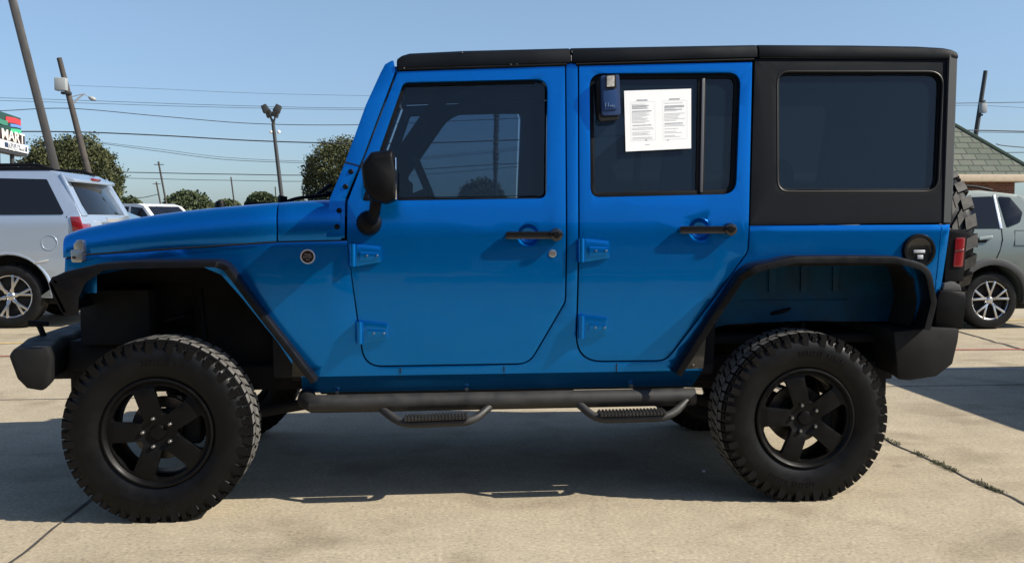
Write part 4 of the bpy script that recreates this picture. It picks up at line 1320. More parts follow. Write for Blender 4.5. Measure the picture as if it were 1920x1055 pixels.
def car_wheel(parent, x, y, R, wd, spokes, kind, flip=False):
    """wheel hub on the -y face"""
    s = -1 if flip else 1
    bm = bmesh.new()
    lathe(bm, [(R * .66, .02), (R * .70, .006), (R * .82, .0), (R * .93, .008), (R * .985, .03), (R, .06), (R, wd - .05), (R * .97, wd - .01), (R * .7, wd)], 56)
    for k in range(60):                                        # tread sipes as small ribs
        a = k / 60 * 2 * pi
        for yy in (.05, .10, .15):
            vs = box(bm, (R - .004, yy, -.008), (R + .004, yy + .035, .008))
            bmesh.ops.rotate(bm, verts=vs, cent=(0, 0, 0), matrix=Matrix.Rotation(a + yy, 3, 'Y'))
    bmesh.ops.recalc_face_normals(bm, faces=bm.faces[:])
    ty = bake(bm, 'tyre', (), 35)
    bm = bmesh.new()
    r0 = R * .66
    lathe(bm, [(r0 * .93, .05), (r0 * .96, .02), (r0, .012), (r0 * 1.03, .02), (r0, .06), (r0 * .9, .18)], 48)
    lathe(bm, [(.0005, .012), (r0 * .14, .014), (r0 * .2, .025), (r0 * .24, .05)], 24)
    for k in range(spokes):
        a = k * 2 * pi / spokes + .3
        offs = (-.065, .065) if kind == 'double' else (0,)
        for o_ in offs:
            wdt = r0 * (.12 if kind == 'double' else .15)
            vs = box(bm, (r0 * .15, .022, -wdt / 2), (r0 * .97, .055, wdt / 2))
            for v in vs:
                v.co.z += o_ * (.5 + 1.3 * (v.co.x / r0)) * r0 / .3
                v.co.y -= .012 * (v.co.x / r0)
            bmesh.ops.rotate(bm, verts=vs, cent=(0, 0, 0), matrix=Matrix.Rotation(a, 3, 'Y'))
    rm = bake(bm, 'wheel', [('BEVEL', dict(width=.004, segments=2, limit_method='ANGLE', angle_limit=radians(50)))], 35)
    bm = bmesh.new(); lathe(bm, [(.0005, .075), (r0 * .95, .075), (r0 * .95, .085)], 32)
    bmesh.ops.recalc_face_normals(bm, faces=bm.faces[:])
    bk = bake(bm, 'brake_disc', ())
    o = obj('wheel', rm, M['alloy'], parent, loc=(x - parent.location.x, y - parent.location.y, R))
    if flip: o.rotation_euler = (0, 0, pi)
    obj('tyre', ty, M['wall'], o, loc=(0, 0, 0)); obj('brake_disc', bk, M['dark'], o, loc=(0, 0, 0))
    return o

def lpx(pts, y):
    return [(at_y(p[0], p[1], y).x, at_y(p[0], p[1], y).z) for p in pts]
def side_panel(name, pts, y, off, m_, parent, tum=None, thick=.01, bev=.003, ins=0, mirror=None, ang=35):
    """panel drawn in photo pixels on a car's near side, sitting slightly proud"""
    tum = tum or (lambda x, z: 0)
    def fy(x, z): return y + tum(x, z)
    P = [S(a, b, fy) for a, b in fillet(pts)]
    me = panel_me(name, P, (), fy=fy, off=off, thick=thick, bev=bev, dx=.5, dz=.12, zs=())
    o = obj(name, me, m_, parent)
    if mirror: obj(name, mirror_mesh(me, yc=mirror), m_, parent)
    return o
def seam(parent, paths, y, tum, r=.006, name='panel_seams'):
    bm = bmesh.new()
    def fy(x, z): return y + tum(x, z)
    for P in paths:
        pts = []
        for a, b in P:
            x, z = S(a, b, fy); pts.append((x, fy(x, z) , z))
        tube(bm, pts, r, 6)
    return obj(name, bake(bm, name, ()), M['dark'], parent)

# silver SUV at the left
def silver():
    y0, y1 = 8.15, 10.15
    e = empty('parked_suv', (-6.8, (y0 + y1) / 2, 0), 'silver full-size SUV with roof rails parked at left behind the blue vehicle', 'suv')
    def tum(x, z): return .0 + max(0, z - 1.35) * .26 + max(0, .75 - z) * .12
    R = .395
    wc = at_y(16, 560, y0).x
    zpx = lambda py: at_y(0, py, y0).z
    def X(px, py=450): return at_y(px, py, y0).x
    wf = wc - 2.95
    P = ([(X(70, 556), .38)] + arc_pts(wc, R + .02, .50, -5, 185, 14) + [(wc - .55, .34), (wf + .55, .34)] + arc_pts(wf, R + .02, .50, -5, 185, 14)
         + [(wf - .95, .34), (wf - 1.0, .7), (wf - .95, 1.1), (wf - .3, 1.22), (wf + .6, 1.30), (wf + 1.25, 1.86), (wf + 1.9, 1.93)]
         + [(X(60), zpx(315)), (X(96), zpx(319)), (X(112), zpx(328)), (X(152), zpx(404)), (X(160), zpx(440)), (X(163), zpx(500)), (X(172), zpx(512)), (X(172), zpx(556))])
    body = obj('body', hull_me('body', P, y0, y1, tum, .05), M['silver'], e)
    side_panel('side_glass', [(-60, 333, 3), (88, 336, 4), (121, 402, 4), (-60, 403, 3)], y0, -.006, M['dglass'], e, tum, mirror=y0 + y1)
    side_panel('side_glass', [(-240, 335, 3), (-66, 333, 3), (-66, 403, 3), (-240, 403, 3)], y0, -.006, M['dglass'], e, tum, mirror=y0 + y1)
    side_panel('roof_trim', [(-300, 313), (90, 313), (96, 319), (-300, 320)], y0, -.01, M['flare'], e, tum)
    # rear window under a spoiler: plane through the hatch slope
    (xa, za), (xb, zb) = (X(112), zpx(328)), (X(152), zpx(404))
    d = Vector((xb - xa, 0, zb - za)); n_ = Vector((-d.z, 0, d.x)).normalized()
    if n_.x < 0: n_ = -n_
    def slab(name, t0, t1, ya, yb, m_, out=.01, th=.02, lean=.10):
        bm = bmesh.new()
        A = Vector((xa, 0, za)) + d * t0; B = Vector((xa, 0, za)) + d * t1
        vs = []
        for k in (out, out - th):
            for p, y in ((A, ya + lean * (1 - t0)), (B, ya + lean * (1 - t1)), (B, yb - lean * (1 - t1)), (A, yb - lean * (1 - t0))):
                q = p + n_ * k; vs.append(bm.verts.new((q.x, y, q.z)))
        F = ((0, 1, 2, 3), (7, 6, 5, 4), (0, 4, 5, 1), (1, 5, 6, 2), (2, 6, 7, 3), (3, 7, 4, 0))
        for f in F: bm.faces.new([vs[i] for i in f])
        bmesh.ops.recalc_face_normals(bm, faces=bm.faces[:])
        return obj(name, bake(bm, name, [('BEVEL', dict(width=.008, segments=2))]), m_, e)
    slab('rear_glass', .08, .98, y0 + .24, y1 - .24, M['dglass'], .012)
    slab('rear_pillar', -.05, 1.02, y0 + .02, y0 + .24, M['white'] if 0 else M['silver'], .016, .03)
    slab('rear_pillar', -.05, 1.02, y1 - .24, y1 - .02, M['silver'], .016, .03)
    zt = zpx(322)
    spm = loft_me('roof_spoiler', [[(X(85), y, zt + .02), (xa + .13, y, zt - .07), (xa + .14, y, zt - .12), (X(95), y, zt - .10)] for y in (y0 + .20, y0 + .5, y1 - .5, y1 - .20)], True, .02)
    sp_ = obj('roof_spoiler', spm, M['silver'], e)
    obj('brake_light', box_me('brake_light', [((xa + .11, y0 + .85, zt - .075), (xa + .146, y1 - .85, zt - .045))], .004), M['red'], sp_)
    # roof rails
    rail = tube_me('roof_rail', [(smooth_path([(X(-250), y, 1.93), (X(-220), y, 2.0), (X(60), y, 2.02), (X(92), y, 1.95)], 6, .2), .022) for y in (y0 + .24,)])
    obj('roof_rail', rail, M['flare'], e); obj('roof_rail', mirror_mesh(rail, yc=y0 + y1), M['flare'], e)
    # tail light wrapping the corner
    tl = hull_me('tail_light', lpx([(131, 406), (150, 406), (162, 441), (138, 441)], y0), y0 - .012, y0 + .30, None, .012, 0, 0)
    tl = bake_shift(tl, 0)
    obj('tail_light', tl, M['red'], e); obj('tail_light', mirror_mesh(tl, yc=y0 + y1), M['red'], e)
    # fuel door, seams, handle on hatch, licence strip
    p = S(93, 455, lambda x, z: y0 + tum(x, z))
    bm = bmesh.new(); lathe(bm, [(.088, .004), (.092, -.006), (.097, .004)], 32)
    bmesh.ops.translate(bm, verts=bm.verts[:], vec=(p[0], y0 + tum(*p), p[1])); bmesh.ops.recalc_face_normals(bm, faces=bm.faces[:])
    obj('fuel_door', bake(bm, 'fuel_door', ()), M['silver'], e)
    seam(e, [[(125, 405), (131, 441), (142, 475), (150, 548)], [(-62, 405), (-62, 520)]], y0, tum, .004)
    obj('hatch_handle', box_me('hatch_handle', [((X(164), y0 + .7, zpx(412) - .03), (X(166) + .03, y1 - .7, zpx(412) + .02))], .01), M['chrome'], e)
    obj('hatch_trim', box_me('hatch_trim', [((X(140), y0 + .1, .42), (X(176), y1 - .1, .56))], .02), M['flare'], e)
    side_panel('bumper_scuff', [(62, 492), (92, 486), (90, 489), (64, 495)], y0, -.008, M['lamp'], e, tum, bev=.001)
    for x in (wc, wf):
        car_wheel(e, x, y0 + .03, R, .27, 6, 'double'); car_wheel(e, x, y1 - .03, R, .27, 6, 'double', True)
    bm = bmesh.new()
    for cx in (wc, wf):
        for yy in (y0 - .012, y1 - .05):
            ring = [((r * cos(a) + cx), y, R + .02 + r * sin(a)) for a in [0] for r in [0] for y in [0]]
            pts = arc_pts(cx, R + .02, .515, 0, 180, 20)
            tube(bm, [(a, yy + .03, b) for a, b in pts], .022, 8)
    obj('arch_trim', bake(bm, 'arch_trim', ()), M['silver'], e)
    obj('underside', box_me('underside', [((wf - .8, y0 + .25, .28), (X(165), y1 - .25, .42)), ((wc - .6, y0 + .30, .4), (wc + .6, y1 - .3, .95)), ((wf - .6, y0 + .30, .4), (wf + .6, y1 - .3, .95))], .02), M['dark'], e)
def bake_shift(me, k): return me
silver()

# grey-green SUV at the right
def sage():
    y0, y1 = 6.75, 8.60
    R = .345
    wc = at_y(1860, 563, y0).x
    e = empty('parked_suv', (wc - 1.2, (y0 + y1) / 2, 0), 'grey-green compact SUV with dark wheel-arch cladding behind the spare tyre at right', 'suv')
    def tum(x, z): return max(0, z - 1.02) * .30 + max(0, .7 - z) * .10
    zp = lambda py: at_y(0, py, y0).z + .0
    def X(px, py=450): return at_y(px, py, y0).x
    def Z(px, py): return at_y(px, py, y0).z
    wf = wc - 2.69
    P = ([(wc + .42, .33)] + arc_pts(wc, R + .02, .41, -3, 183, 14) + [(wc - .45, .26), (wf + .45, .26)] + arc_pts(wf, R + .02, .41, -3, 183, 14)
         + [(wf - .8, .30), (wf - .88, .7), (wf - .8, .95), (wf - .2, 1.04), (wf + .55, 1.08), (wf + 1.25, 1.56), (wf + 1.7, 1.63)]
         + [(X(1850), Z(1850, 356)), (X(1920), Z(1920, 364)), (X(1950), Z(1950, 374)), (wc + .78, 1.12), (wc + .86, 1.0), (wc + .88, .7), (wc + .92, .62), (wc + .92, .40)])
    obj('body', hull_me('body', P, y0, y1, tum, .06), M['sage'], e)
    mi = y0 + y1
    side_panel('side_glass', [(1770, 372, 3), (1860, 368, 4), (1874, 428, 3), (1770, 429, 3)], y0, -.006, M['dglass'], e, tum, mirror=mi)
    side_panel('side_glass', [(1650, 380, 3), (1764, 372, 3), (1764, 429, 3), (1640, 429, 3)], y0, -.006, M['dglass'], e, tum, mirror=mi)
    side_panel('side_glass', [(1870, 368, 4), (1893, 370, 5), (1917, 398, 8), (1912, 417, 8), (1888, 427, 4)], y0, -.006, M['dglass'], e, tum, mirror=mi)
    seam(e, [[(1862, 366), (1869, 400), (1878, 430), (1880, 450), (1875, 470), (1868, 486)], [(1826, 500), (1826, 430)]], y0, tum, .006)
    side_panel('window_pillar', [(1861, 366), (1865, 366), (1879, 428), (1874, 428)], y0, -.012, M['chrome'], e, tum, bev=.001)
    h = side_panel('door_handle', [(1833, 444, 2), (1858, 441, 2), (1858, 447, 2), (1833, 450, 2)], y0, -.04, M['sage'], e, tum, thick=.03, mirror=mi)
    side_panel('handle_recess', [(1832, 449, 2), (1850, 448, 2), (1850, 454, 2), (1833, 455, 2)], y0, -.004, M['dark'], e, tum, thick=.01)
    bm = bmesh.new()
    for q in ([(1903, 432), (1903, 460), (1925, 460), (1925, 432), (1903, 432)],):
        pts = []
        for a, b in q:
            x, z = S(a, b, lambda x, z: y0 + tum(x, z)); pts.append((x, y0 + tum(x, z) , z))
        tube(bm, pts, .005, 6)
    obj('fuel_door', bake(bm, 'fuel_door', ()), M['clad'], e)
    for cx in (wc, wf):
        ring_o = arc_pts(cx, R + .02, .485, -8, 188, 26); ring_i = arc_pts(cx, R + .02, .405, -8, 188, 26)
        me = panel_me('arch_cladding', ring_o + ring_i[::-1], (), fy=lambda x, z: y0 + tum(x, z), off=-.022, thick=.06, bev=.008, dx=0, dz=0, zs=())
        obj('arch_cladding', me, M['clad'], e); obj('arch_cladding', mirror_mesh(me, yc=mi), M['clad'], e)
        car_wheel(e, cx, y0 + .02, R, .22, 5, 'double'); car_wheel(e, cx, y1 - .02, R, .22, 5, 'double', True)
    obj('sill_cladding', box_me('sill_cladding', [((wf + .45, y0 + .02, .24), (wc - .45, y1 - .02, .40)), ((wc + .42, y0 - .0, .30), (wc + .95, y1, .55))], .02), M['clad'], e)
    obj('underside', box_me('underside', [((wf - .7, y0 + .25, .22), (wc + .8, y1 - .25, .36)), ((wc - .5, y0 + .26, .3), (wc + .5, y1 - .26, .85)), ((wf - .5, y0 + .26, .3), (wf + .5, y1 - .26, .85))], .02), M['dark'], e)
    tl = hull_me('tail_light', [(wc + .62, 1.0), (wc + .83, 1.0), (wc + .86, .86), (wc + .70, .88)], y0 - .01, y0 + .3, None, .01, 0, 0)
    obj('tail_light', tl, M['red'], e); obj('tail_light', mirror_mesh(tl, yc=mi), M['red'], e)
    rail = tube_me('roof_rail', [(smooth_path([(wf + 1.6, y0 + .25, 1.62), (wf + 1.7, y0 + .25, 1.70), (X(1845), y0 + .25, 1.71), (X(1880), y0 + .25, 1.66)], 6, .15), .016)])
    obj('roof_rail', rail, M['flare'], e); obj('roof_rail', mirror_mesh(rail, yc=mi), M['flare'], e)
sage()

# generic smaller cars: (local frame, nose towards -x)
def simple_car(name, loc, rz, label, cat, paint, glass, prof, win, L_, W_, R=.34, wx=(.9, 3.6), pillars=(), extra=None, tumk=.28, belt=.95):
    e = empty(name, (loc[0], loc[1], 0), label, cat)
    def tum(x, z): return max(0, z - belt) * tumk
    P = []
    body = list(prof)
    def ring(cx): return arc_pts(cx, R, R + .07, 0, 180, 10)
    bottom = [(L_ - .05, .28)] + ring(wx[1]) + ring(wx[0]) + [(.05, .28)]
    P = body + bottom
    e.rotation_euler = (0, 0, rz)
    def put(nm, me, m_):
        o = bpy.data.objects.new(nm, me); me.materials.clear(); me.materials.append(m_); C.objects.link(o); o.parent = e
        o.location = (-L_ / 2, 0, 0); return o
    put('body', hull_me('body', P, -W_ / 2, W_ / 2, tum, .05), paint)
    for wn in win:
        me = panel_me('side_glass', wn, (), fy=lambda x, z: -W_ / 2 + tum(x, z), off=-.006, thick=.01, bev=.002, dx=0, dz=.1, zs=())
        put('side_glass', me, glass); put('side_glass', mirror_mesh(me, yc=0), glass)
    if extra:
        for nm, lo_, hi_, m_ in extra: put(nm, box_me(nm, [(lo_, hi_)], .015), m_)
    for k in wx:
        for fl in (False, True):
            o = car_wheel(e, 0, 0, R, .22, 5, 'single', fl)
            o.location = (k - L_ / 2, (-W_ / 2 + .02) * (-1 if fl else 1), R)
    put('underside', box_me('underside', [((.3, -W_ / 2 + .2, .2), (L_ - .3, W_ / 2 - .2, .4))] + [((k - R - .1, -W_ / 2 + .25, .3), (k + R + .1, W_ / 2 - .25, .85)) for k in wx], .02), M['dark'])
    return e, put
def tilt_glass(put, p0, p1, w0, w1, m_, nm='windshield', out=.012):
    d = Vector((p1[0] - p0[0], p1[1] - p0[1])); n_ = Vector((-d.y, d.x)).normalized()
    bm = bmesh.new(); vs = []
    for k in (out, -.01):
        for p, w_ in ((p0, w0), (p1, w1)):
            for s in ((-1, 1) if p is p0 else (1, -1)):
                vs.append(bm.verts.new((p[0] + n_.x * k, s * w_, p[1] + n_.y * k)))
    for f in ((0, 1, 2, 3), (7, 6, 5, 4), (0, 4, 5, 1), (1, 5, 6, 2), (2, 6, 7, 3), (3, 7, 4, 0)): bm.faces.new([vs[i] for i in f])
    bmesh.ops.recalc_face_normals(bm, faces=bm.faces[:])
    put(nm, bake(bm, nm, ()), m_)
# white pickup, far on the left
wp = at_y(297, 400, 33)
pk_prof = [(0.02, .5), (.0, .95), (.15, 1.12), (1.35, 1.22), (2.05, 1.82), (2.35, 1.90), (3.55, 1.90), (3.75, 1.80), (3.86, 1.25), (5.55, 1.22), (5.6, .5)]
pk_win = [[(1.60, 1.30), (2.10, 1.75), (2.62, 1.80), (2.62, 1.28)], [(2.72, 1.28), (2.72, 1.80), (3.5, 1.80), (3.66, 1.28)]]
e, put = simple_car('pickup_truck', (wp.x, 31.5, 0), radians(150), 'white pickup truck parked far away beyond the blue hood', 'pickup truck', M['white'], M['dglass'], pk_prof, pk_win, 5.6, 2.0, .38, (1.0, 4.5), belt=1.25, tumk=.22)
tilt_glass(put, (2.02, 1.80), (1.42, 1.27), .72, .85, M['dglass'])
# pale sedan half hidden behind the silver SUV (we see the slope of its rear glass)
cp = at_y(252, 400, 13.6)
sd_prof = [(0.02, .45), (.0, .72), (.25, .88), (1.2, .98), (2.0, 1.38), (2.5, 1.47), (3.1, 1.46), (4.05, 1.10), (4.6, 1.06), (4.7, .5)]
sd_win = [[(1.5, 1.02), (2.1, 1.36), (2.65, 1.40), (2.65, 1.03)], [(2.72, 1.03), (2.72, 1.40), (3.1, 1.38), (3.7, 1.10)]]
e, put = simple_car('parked_sedan', (cp.x - 1.55, 14.4, 0), 0, 'white sedan parked behind the silver SUV, only its sloping rear glass showing', 'sedan', M['white'], M['teal'], sd_prof, sd_win, 4.7, 1.8, .33, (.9, 3.7))
tilt_glass(put, (4.0, 1.125), (3.15, 1.452), .68, .55, M['teal'], 'rear_glass', .012)
e.scale = (1, 1, 1.08)
# dark van just outside the frame on the right, whose shadow falls across the lot
vn_prof = [(0.02, .5), (.0, .9), (.12, 1.05), (.9, 1.2), (1.5, 1.66), (1.9, 1.72), (4.4, 1.70), (4.62, 1.1), (4.65, .5)]
vn_win = [[(1.15, 1.25), (1.6, 1.62), (2.3, 1.64), (2.3, 1.22)], [(2.4, 1.22), (2.4, 1.64), (3.3, 1.64), (3.3, 1.22)], [(3.4, 1.22), (3.4, 1.64), (4.25, 1.62), (4.45, 1.22)]]
e, put = simple_car('parked_van', (6.15, 1.2, 0), pi / 2, 'dark van parked right of the blue vehicle, casting a shadow over the concrete', 'van', paint_mat('graphite_paint', (.05, .055, .06)), M['dglass'], vn_prof, vn_win, 4.65, 1.9, .34, (.9, 3.7), belt=1.1)
tilt_glass(put, (1.48, 1.64), (.95, 1.24), .7, .8, M['dglass'])

# ================================================================== BUILDING
def building():
    yw = 24.0
    ze = at_y(1900, 327, yw - .5).z
    xr = at_y(1952, 330, yw - .5).x; xl = xr - 13.0
    dep = 9.0
    e = empty('brick_building', ((xl + xr) / 2, yw + dep / 2, 0), 'low brick building with a green shingled hip roof behind the vehicles at right', 'building')
    brick = bpy.data.materials.new('brick'); brick.use_nodes = True
    n = brick.node_tree; b = n.nodes['Principled BSDF']; tc = n.nodes.new('ShaderNodeTexCoord')
    mp = n.nodes.new('ShaderNodeMapping'); mp.inputs['Rotation'].default_value = (pi / 2, 0, 0)
    bt = n.nodes.new('ShaderNodeTexBrick'); bt.inputs['Scale'].default_value = 1
    bt.inputs['Brick Width'].default_value = .21; bt.inputs['Row Height'].default_value = .075; bt.inputs['Mortar Size'].default_value = .008
    bt.inputs['Color1'].default_value = (.10, .035, .025, 1); bt.inputs['Color2'].default_value = (.17, .06, .04, 1); bt.inputs['Mortar'].default_value = (.16, .14, .12, 1)
    n.links.new(tc.outputs['Object'], mp.inputs[0]); n.links.new(mp.outputs[0], bt.inputs['Vector']); n.links.new(bt.outputs[0], b.inputs['Base Color'])
    b.inputs['Roughness'].default_value = .9
    sh = bpy.data.materials.new('shingles'); sh.use_nodes = True
    n = sh.node_tree; b = n.nodes['Principled BSDF']; tc = n.nodes.new('ShaderNodeTexCoord')
    bt = n.nodes.new('ShaderNodeTexBrick'); bt.inputs['Scale'].default_value = 1
    bt.inputs['Brick Width'].default_value = .42; bt.inputs['Row Height'].default_value = .20; bt.inputs['Mortar Size'].default_value = .018
    bt.inputs['Color1'].default_value = (.085, .10, .075, 1); bt.inputs['Color2'].default_value = (.135, .145, .115, 1); bt.inputs['Mortar'].default_value = (.035, .045, .035, 1)
    nz = n.nodes.new('ShaderNodeTexNoise'); nz.inputs['Scale'].default_value = 30
    mx = n.nodes.new('ShaderNodeMix'); mx.data_type = 'RGBA'; mx.blend_type = 'OVERLAY'; mx.inputs[0].default_value = .5
    n.links.new(tc.outputs['Object'], bt.inputs['Vector']); n.links.new(tc.outputs['Object'], nz.inputs['Vector'])
    n.links.new(bt.outputs[0], mx.inputs[6]); n.links.new(nz.outputs[1], mx.inputs[7]); n.links.new(mx.outputs[2], b.inputs['Base Color'])
    b.inputs['Roughness'].default_value = .95
    obj('wall', box_me('wall', [((xl + .5, yw, 0), (xr - .5, yw + dep - 1, ze - .15))], 0), brick, e)
    # hip roof
    rise = dep / 2 * .92
    hipx = dep / 2 * 1.0
    A = [(xl, yw - .5, ze), (xr, yw - .5, ze), (xr, yw + dep - .5, ze), (xl, yw + dep - .5, ze)]
    yc = yw + dep / 2 - .5
    R1 = (xl + hipx, yc, ze + rise); R2 = (xr - hipx, yc, ze + rise)
    bm = bmesh.new()
    V = [bm.verts.new(p) for p in A + [R1, R2]]
    for f in ((0, 1, 5, 4), (1, 2, 5), (2, 3, 4, 5), (3, 0, 4), (3, 2, 1, 0)): bm.faces.new([V[i] for i in f])
    bmesh.ops.recalc_face_normals(bm, faces=bm.faces[:])
    rf_ = obj('roof', bake(bm, 'roof', ()), sh, e)
    cap = mat('ridge_cap', (.06, .085, .06), .9)
    obj('ridge_cap', tube_me('ridge_cap', [([A[1], R2], .07), ([A[0], R1], .07), ([R1, R2], .07)], 6), cap, rf_)
    fas = mat('tan_fascia', (.42, .34, .25), .7, mott=.1)
    obj('fascia', box_me('fascia', [((xl - .02, yw - .53, ze - .20), (xr + .02, yw - .49, ze + .0)), ((xr - .02, yw - .49, ze - .20), (xr + .02, yw + dep - .5, ze)), ((xl + .1, yw - .48, ze - .21), (xr - .03, yw, ze - .17))], .004), fas, e)
    for k in range(3):
        x = xr - 2.2 - k * 3.2
        w_ = obj('window', box_me('window', [((x - .6, yw - .03, .9), (x + .6, yw + .02, 2.0))], .01), M['dglass'], e)
        obj('frame', box_me('frame', [((x - .66, yw - .05, .84), (x + .66, yw - .035, .9)), ((x - .66, yw - .05, 2.0), (x + .66, yw - .035, 2.06)), ((x - .66, yw - .05, .9), (x - .6, yw - .035, 2.0)), ((x + .6, yw - .05, .9), (x + .66, yw - .035, 2.0))], 0), M['white'], w_, loc=(0, 0, 0))
building()

# unseen block added behind the camera: cuts sky light, shows in the paint
def add_sky_blocker():
    x0, x1, y0, y1, h = -26.0, 16.0, -24.0, -14.0, 4.3
    e = empty('sky_blocker', ((x0 + x1) / 2, (y0 + y1) / 2, 0), 'dark flat-roofed block added out of view behind the camera to cut sky light', 'building')
    stone = mat('dark_stucco', (.09, .085, .08), .9, bump=.4, bscale=30, mott=.15)
    obj('wall', box_me('wall', [((x0, y0, 0), (x1, y1, h))], 0), stone, e)
    obj('parapet', box_me('parapet', [((x0 - .15, y0 - .15, h), (x1 + .15, y1 + .15, h + .35))], .02), M['brown'], e)
    for k in range(9):
        x = x0 + 2.2 + k * 4.5
        w_ = obj('window', box_me('window', [((x, y1 - .02, .5), (x + 3.4, y1 + .03, 3.2))], 0), M['dglass'], e)
        obj('frame', box_me('frame', [((x - .08, y1 + .0, .42), (x, y1 + .07, 3.28)), ((x + 3.4, y1, .42), (x + 3.48, y1 + .07, 3.28)), ((x, y1, 3.2), (x + 3.4, y1 + .07, 3.28)), ((x, y1, .42), (x + 3.4, y1 + .07, .5))], 0), M['brown'], w_, loc=(0, 0, 0))
    obj('canopy', box_me('canopy', [((x0 + 1, y1, 3.7), (x1 - 1, y1 + 1.3, 4.0))], .02), M['brown'], e)
add_sky_blocker()
for cx_, col_, lab in ((-3.4, (.30, .02, .02), 'red sedan added unseen behind the camera for reflections, left one of the pair'), (2.6, (.55, .55, .56), 'pale grey sedan added unseen behind the camera for reflections, right one of the pair')):
    simple_car('parked_sedan', (cx_, -8.9, 0), 0, lab, 'sedan', paint_mat('sedan_paint', col_), M['dglass'], sd_prof, sd_win, 4.7, 1.8, .33, (.9, 3.7), belt=1.0)  # unseen cars added for the blue paint to reflect

# ================================================================== TREES
leafm = {}
def leaf_mat(name, c1, c2):
    m = bpy.data.materials.new(name); m.use_nodes = True
    n = m.node_tree; b = n.nodes['Principled BSDF']
    at = n.nodes.new('ShaderNodeAttribute'); at.attribute_name = 'tone'
    mx = n.nodes.new('ShaderNodeMix'); mx.data_type = 'RGBA'
    mx.inputs[6].default_value = (*c1, 1); mx.inputs[7].default_value = (*c2, 1)
    n.links.new(at.outputs['Fac'], mx.inputs[0]); n.links.new(mx.outputs[2], b.inputs['Base Color'])
    b.inputs['Roughness'].default_value = .7; b.inputs['Specular IOR Level'].default_value = .2
    return m
LM1 = leaf_mat('clipped_tree_leaves', (.026, .034, .013), (.10, .105, .042))
LM2 = leaf_mat('far_tree_leaves', (.035, .05, .022), (.10, .12, .055))
def tree(name, px, cy, y, rx, rz, n, size, label, group, lm, seed, shoots=0, ry=None):
    rnd = random.Random(seed)
    c = at_y(px, cy, y)
    e = empty(name, (c.x, y, 0), label, 'tree', group)
    ry = ry or rx
    bm = bmesh.new()
    lay = bm.faces.layers.float.new('tone')
    for i in range(n):
        th = rnd.uniform(0, 2 * pi); u = rnd.uniform(-1, 1)
        d = Vector((math.sqrt(1 - u * u) * cos(th), math.sqrt(1 - u * u) * sin(th), u))
        nn = noise.noise(d * 2.2 + Vector((seed, 0, 0))) * .16 + noise.noise(d * 6 + Vector((seed, 3, 0))) * .10
        rr = (1 + nn) * (1 - abs(rnd.gauss(0, .13)))
        if rnd.random() < .22: rr *= rnd.uniform(.4, .95)
        p = Vector((d.x * rx * rr, d.y * ry * rr, d.z * rz * rr))
        if shoots and rnd.random() < shoots and d.z > .1: p *= rnd.uniform(1.0, 1.13)
        if noise.noise(p * 1.6 / max(rx, .5) * 1.4 + Vector((0, seed, 0))) > .42: continue
        s = size * rnd.uniform(.5, 1.25)
        a = Vector((rnd.gauss(0, 1), rnd.gauss(0, 1), rnd.gauss(0, 1) + .6)).normalized()
        b = a.cross(Vector((rnd.gauss(0, 1), rnd.gauss(0, 1), rnd.gauss(0, 1)))).normalized()
        q = a * s; r_ = b * s * .45
        f = bm.faces.new([bm.verts.new(p - r_ * .6), bm.verts.new(p + q * .5 - r_), bm.verts.new(p + q), bm.verts.new(p + q * .5 + r_)])
        f[lay] = min(1, max(0, .45 + noise.noise(p * 2.5) * .9 + rnd.gauss(0, .18)))
    me = bpy.data.meshes.new('crown'); bm.to_mesh(me); bm.free()
    o = obj('crown', me, lm, e, loc=(0, 0, c.z))
    th_ = max(.08, rx * .07)
    paths = [([(0, 0, 0), (.03, 0, c.z * .5), (-.02, .02, c.z)], [th_ * 1.3, th_, th_ * .6])]
    for k in range(7):
        a = k * 2.4 + seed
        paths.append(([(0, 0, c.z - rz * .6), (cos(a) * rx * .35, sin(a) * ry * .35, c.z - rz * .1), (cos(a) * rx * .7, sin(a) * ry * .7, c.z + rz * .35 * sin(k))], [th_ * .5, th_ * .3, th_ * .12]))
    obj('trunk', tube_me('trunk', paths, 8), M['wood'], e, loc=(0, 0, 0))
    return e
tree('clipped_tree', 135, 341, 33, 1.78, 1.62, 42000, .085, 'big clipped round tree rising behind the silver SUV', 'clipped trees along the street', LM1, 1, .25)
tree('clipped_tree', 645, 336, 33, 1.55, 1.46, 30000, .08, 'round clipped tree beside the windshield pillar of the blue vehicle', 'clipped trees along the street', LM1, 2, .3)
tree('clipped_tree', 903, 385, 33, .95, 1.0, 6000, .10, 'small round tree seen through the front door window', 'clipped trees along the street', LM1, 3, .2)
far = [(352, 394, 85, 46, 30, 'broad green tree low on the skyline right of the white pickup'), (425, 392, 110, 26, 14, 'low pale green tree behind the hood bumper'),
       (490, 378, 90, 24, 14, 'dark round tree left of the floodlight pole on the skyline'), (520, 384, 110, 16, 12, 'small tree at the foot of the floodlight pole'),
       (556, 384, 120, 18, 8, 'faint low tree between floodlight pole and clipped tree'), (240, 396, 100, 30, 22, 'dark tree peeking out left of the white pickup'),
       (290, 404, 130, 60, 14, 'low tree line piece behind the white pickup'), (395, 400, 120, 40, 16, 'spreading low tree above the blue hood')]
for i, (px, py, y, wpx, hpx, lab) in enumerate(far):
    k = (y + 4.4) / 1850
    tree('distant_tree', px, py, y, wpx * k, hpx * k * 1.15, 5000, .26, lab, 'distant trees on the skyline', LM2, 10 + i)
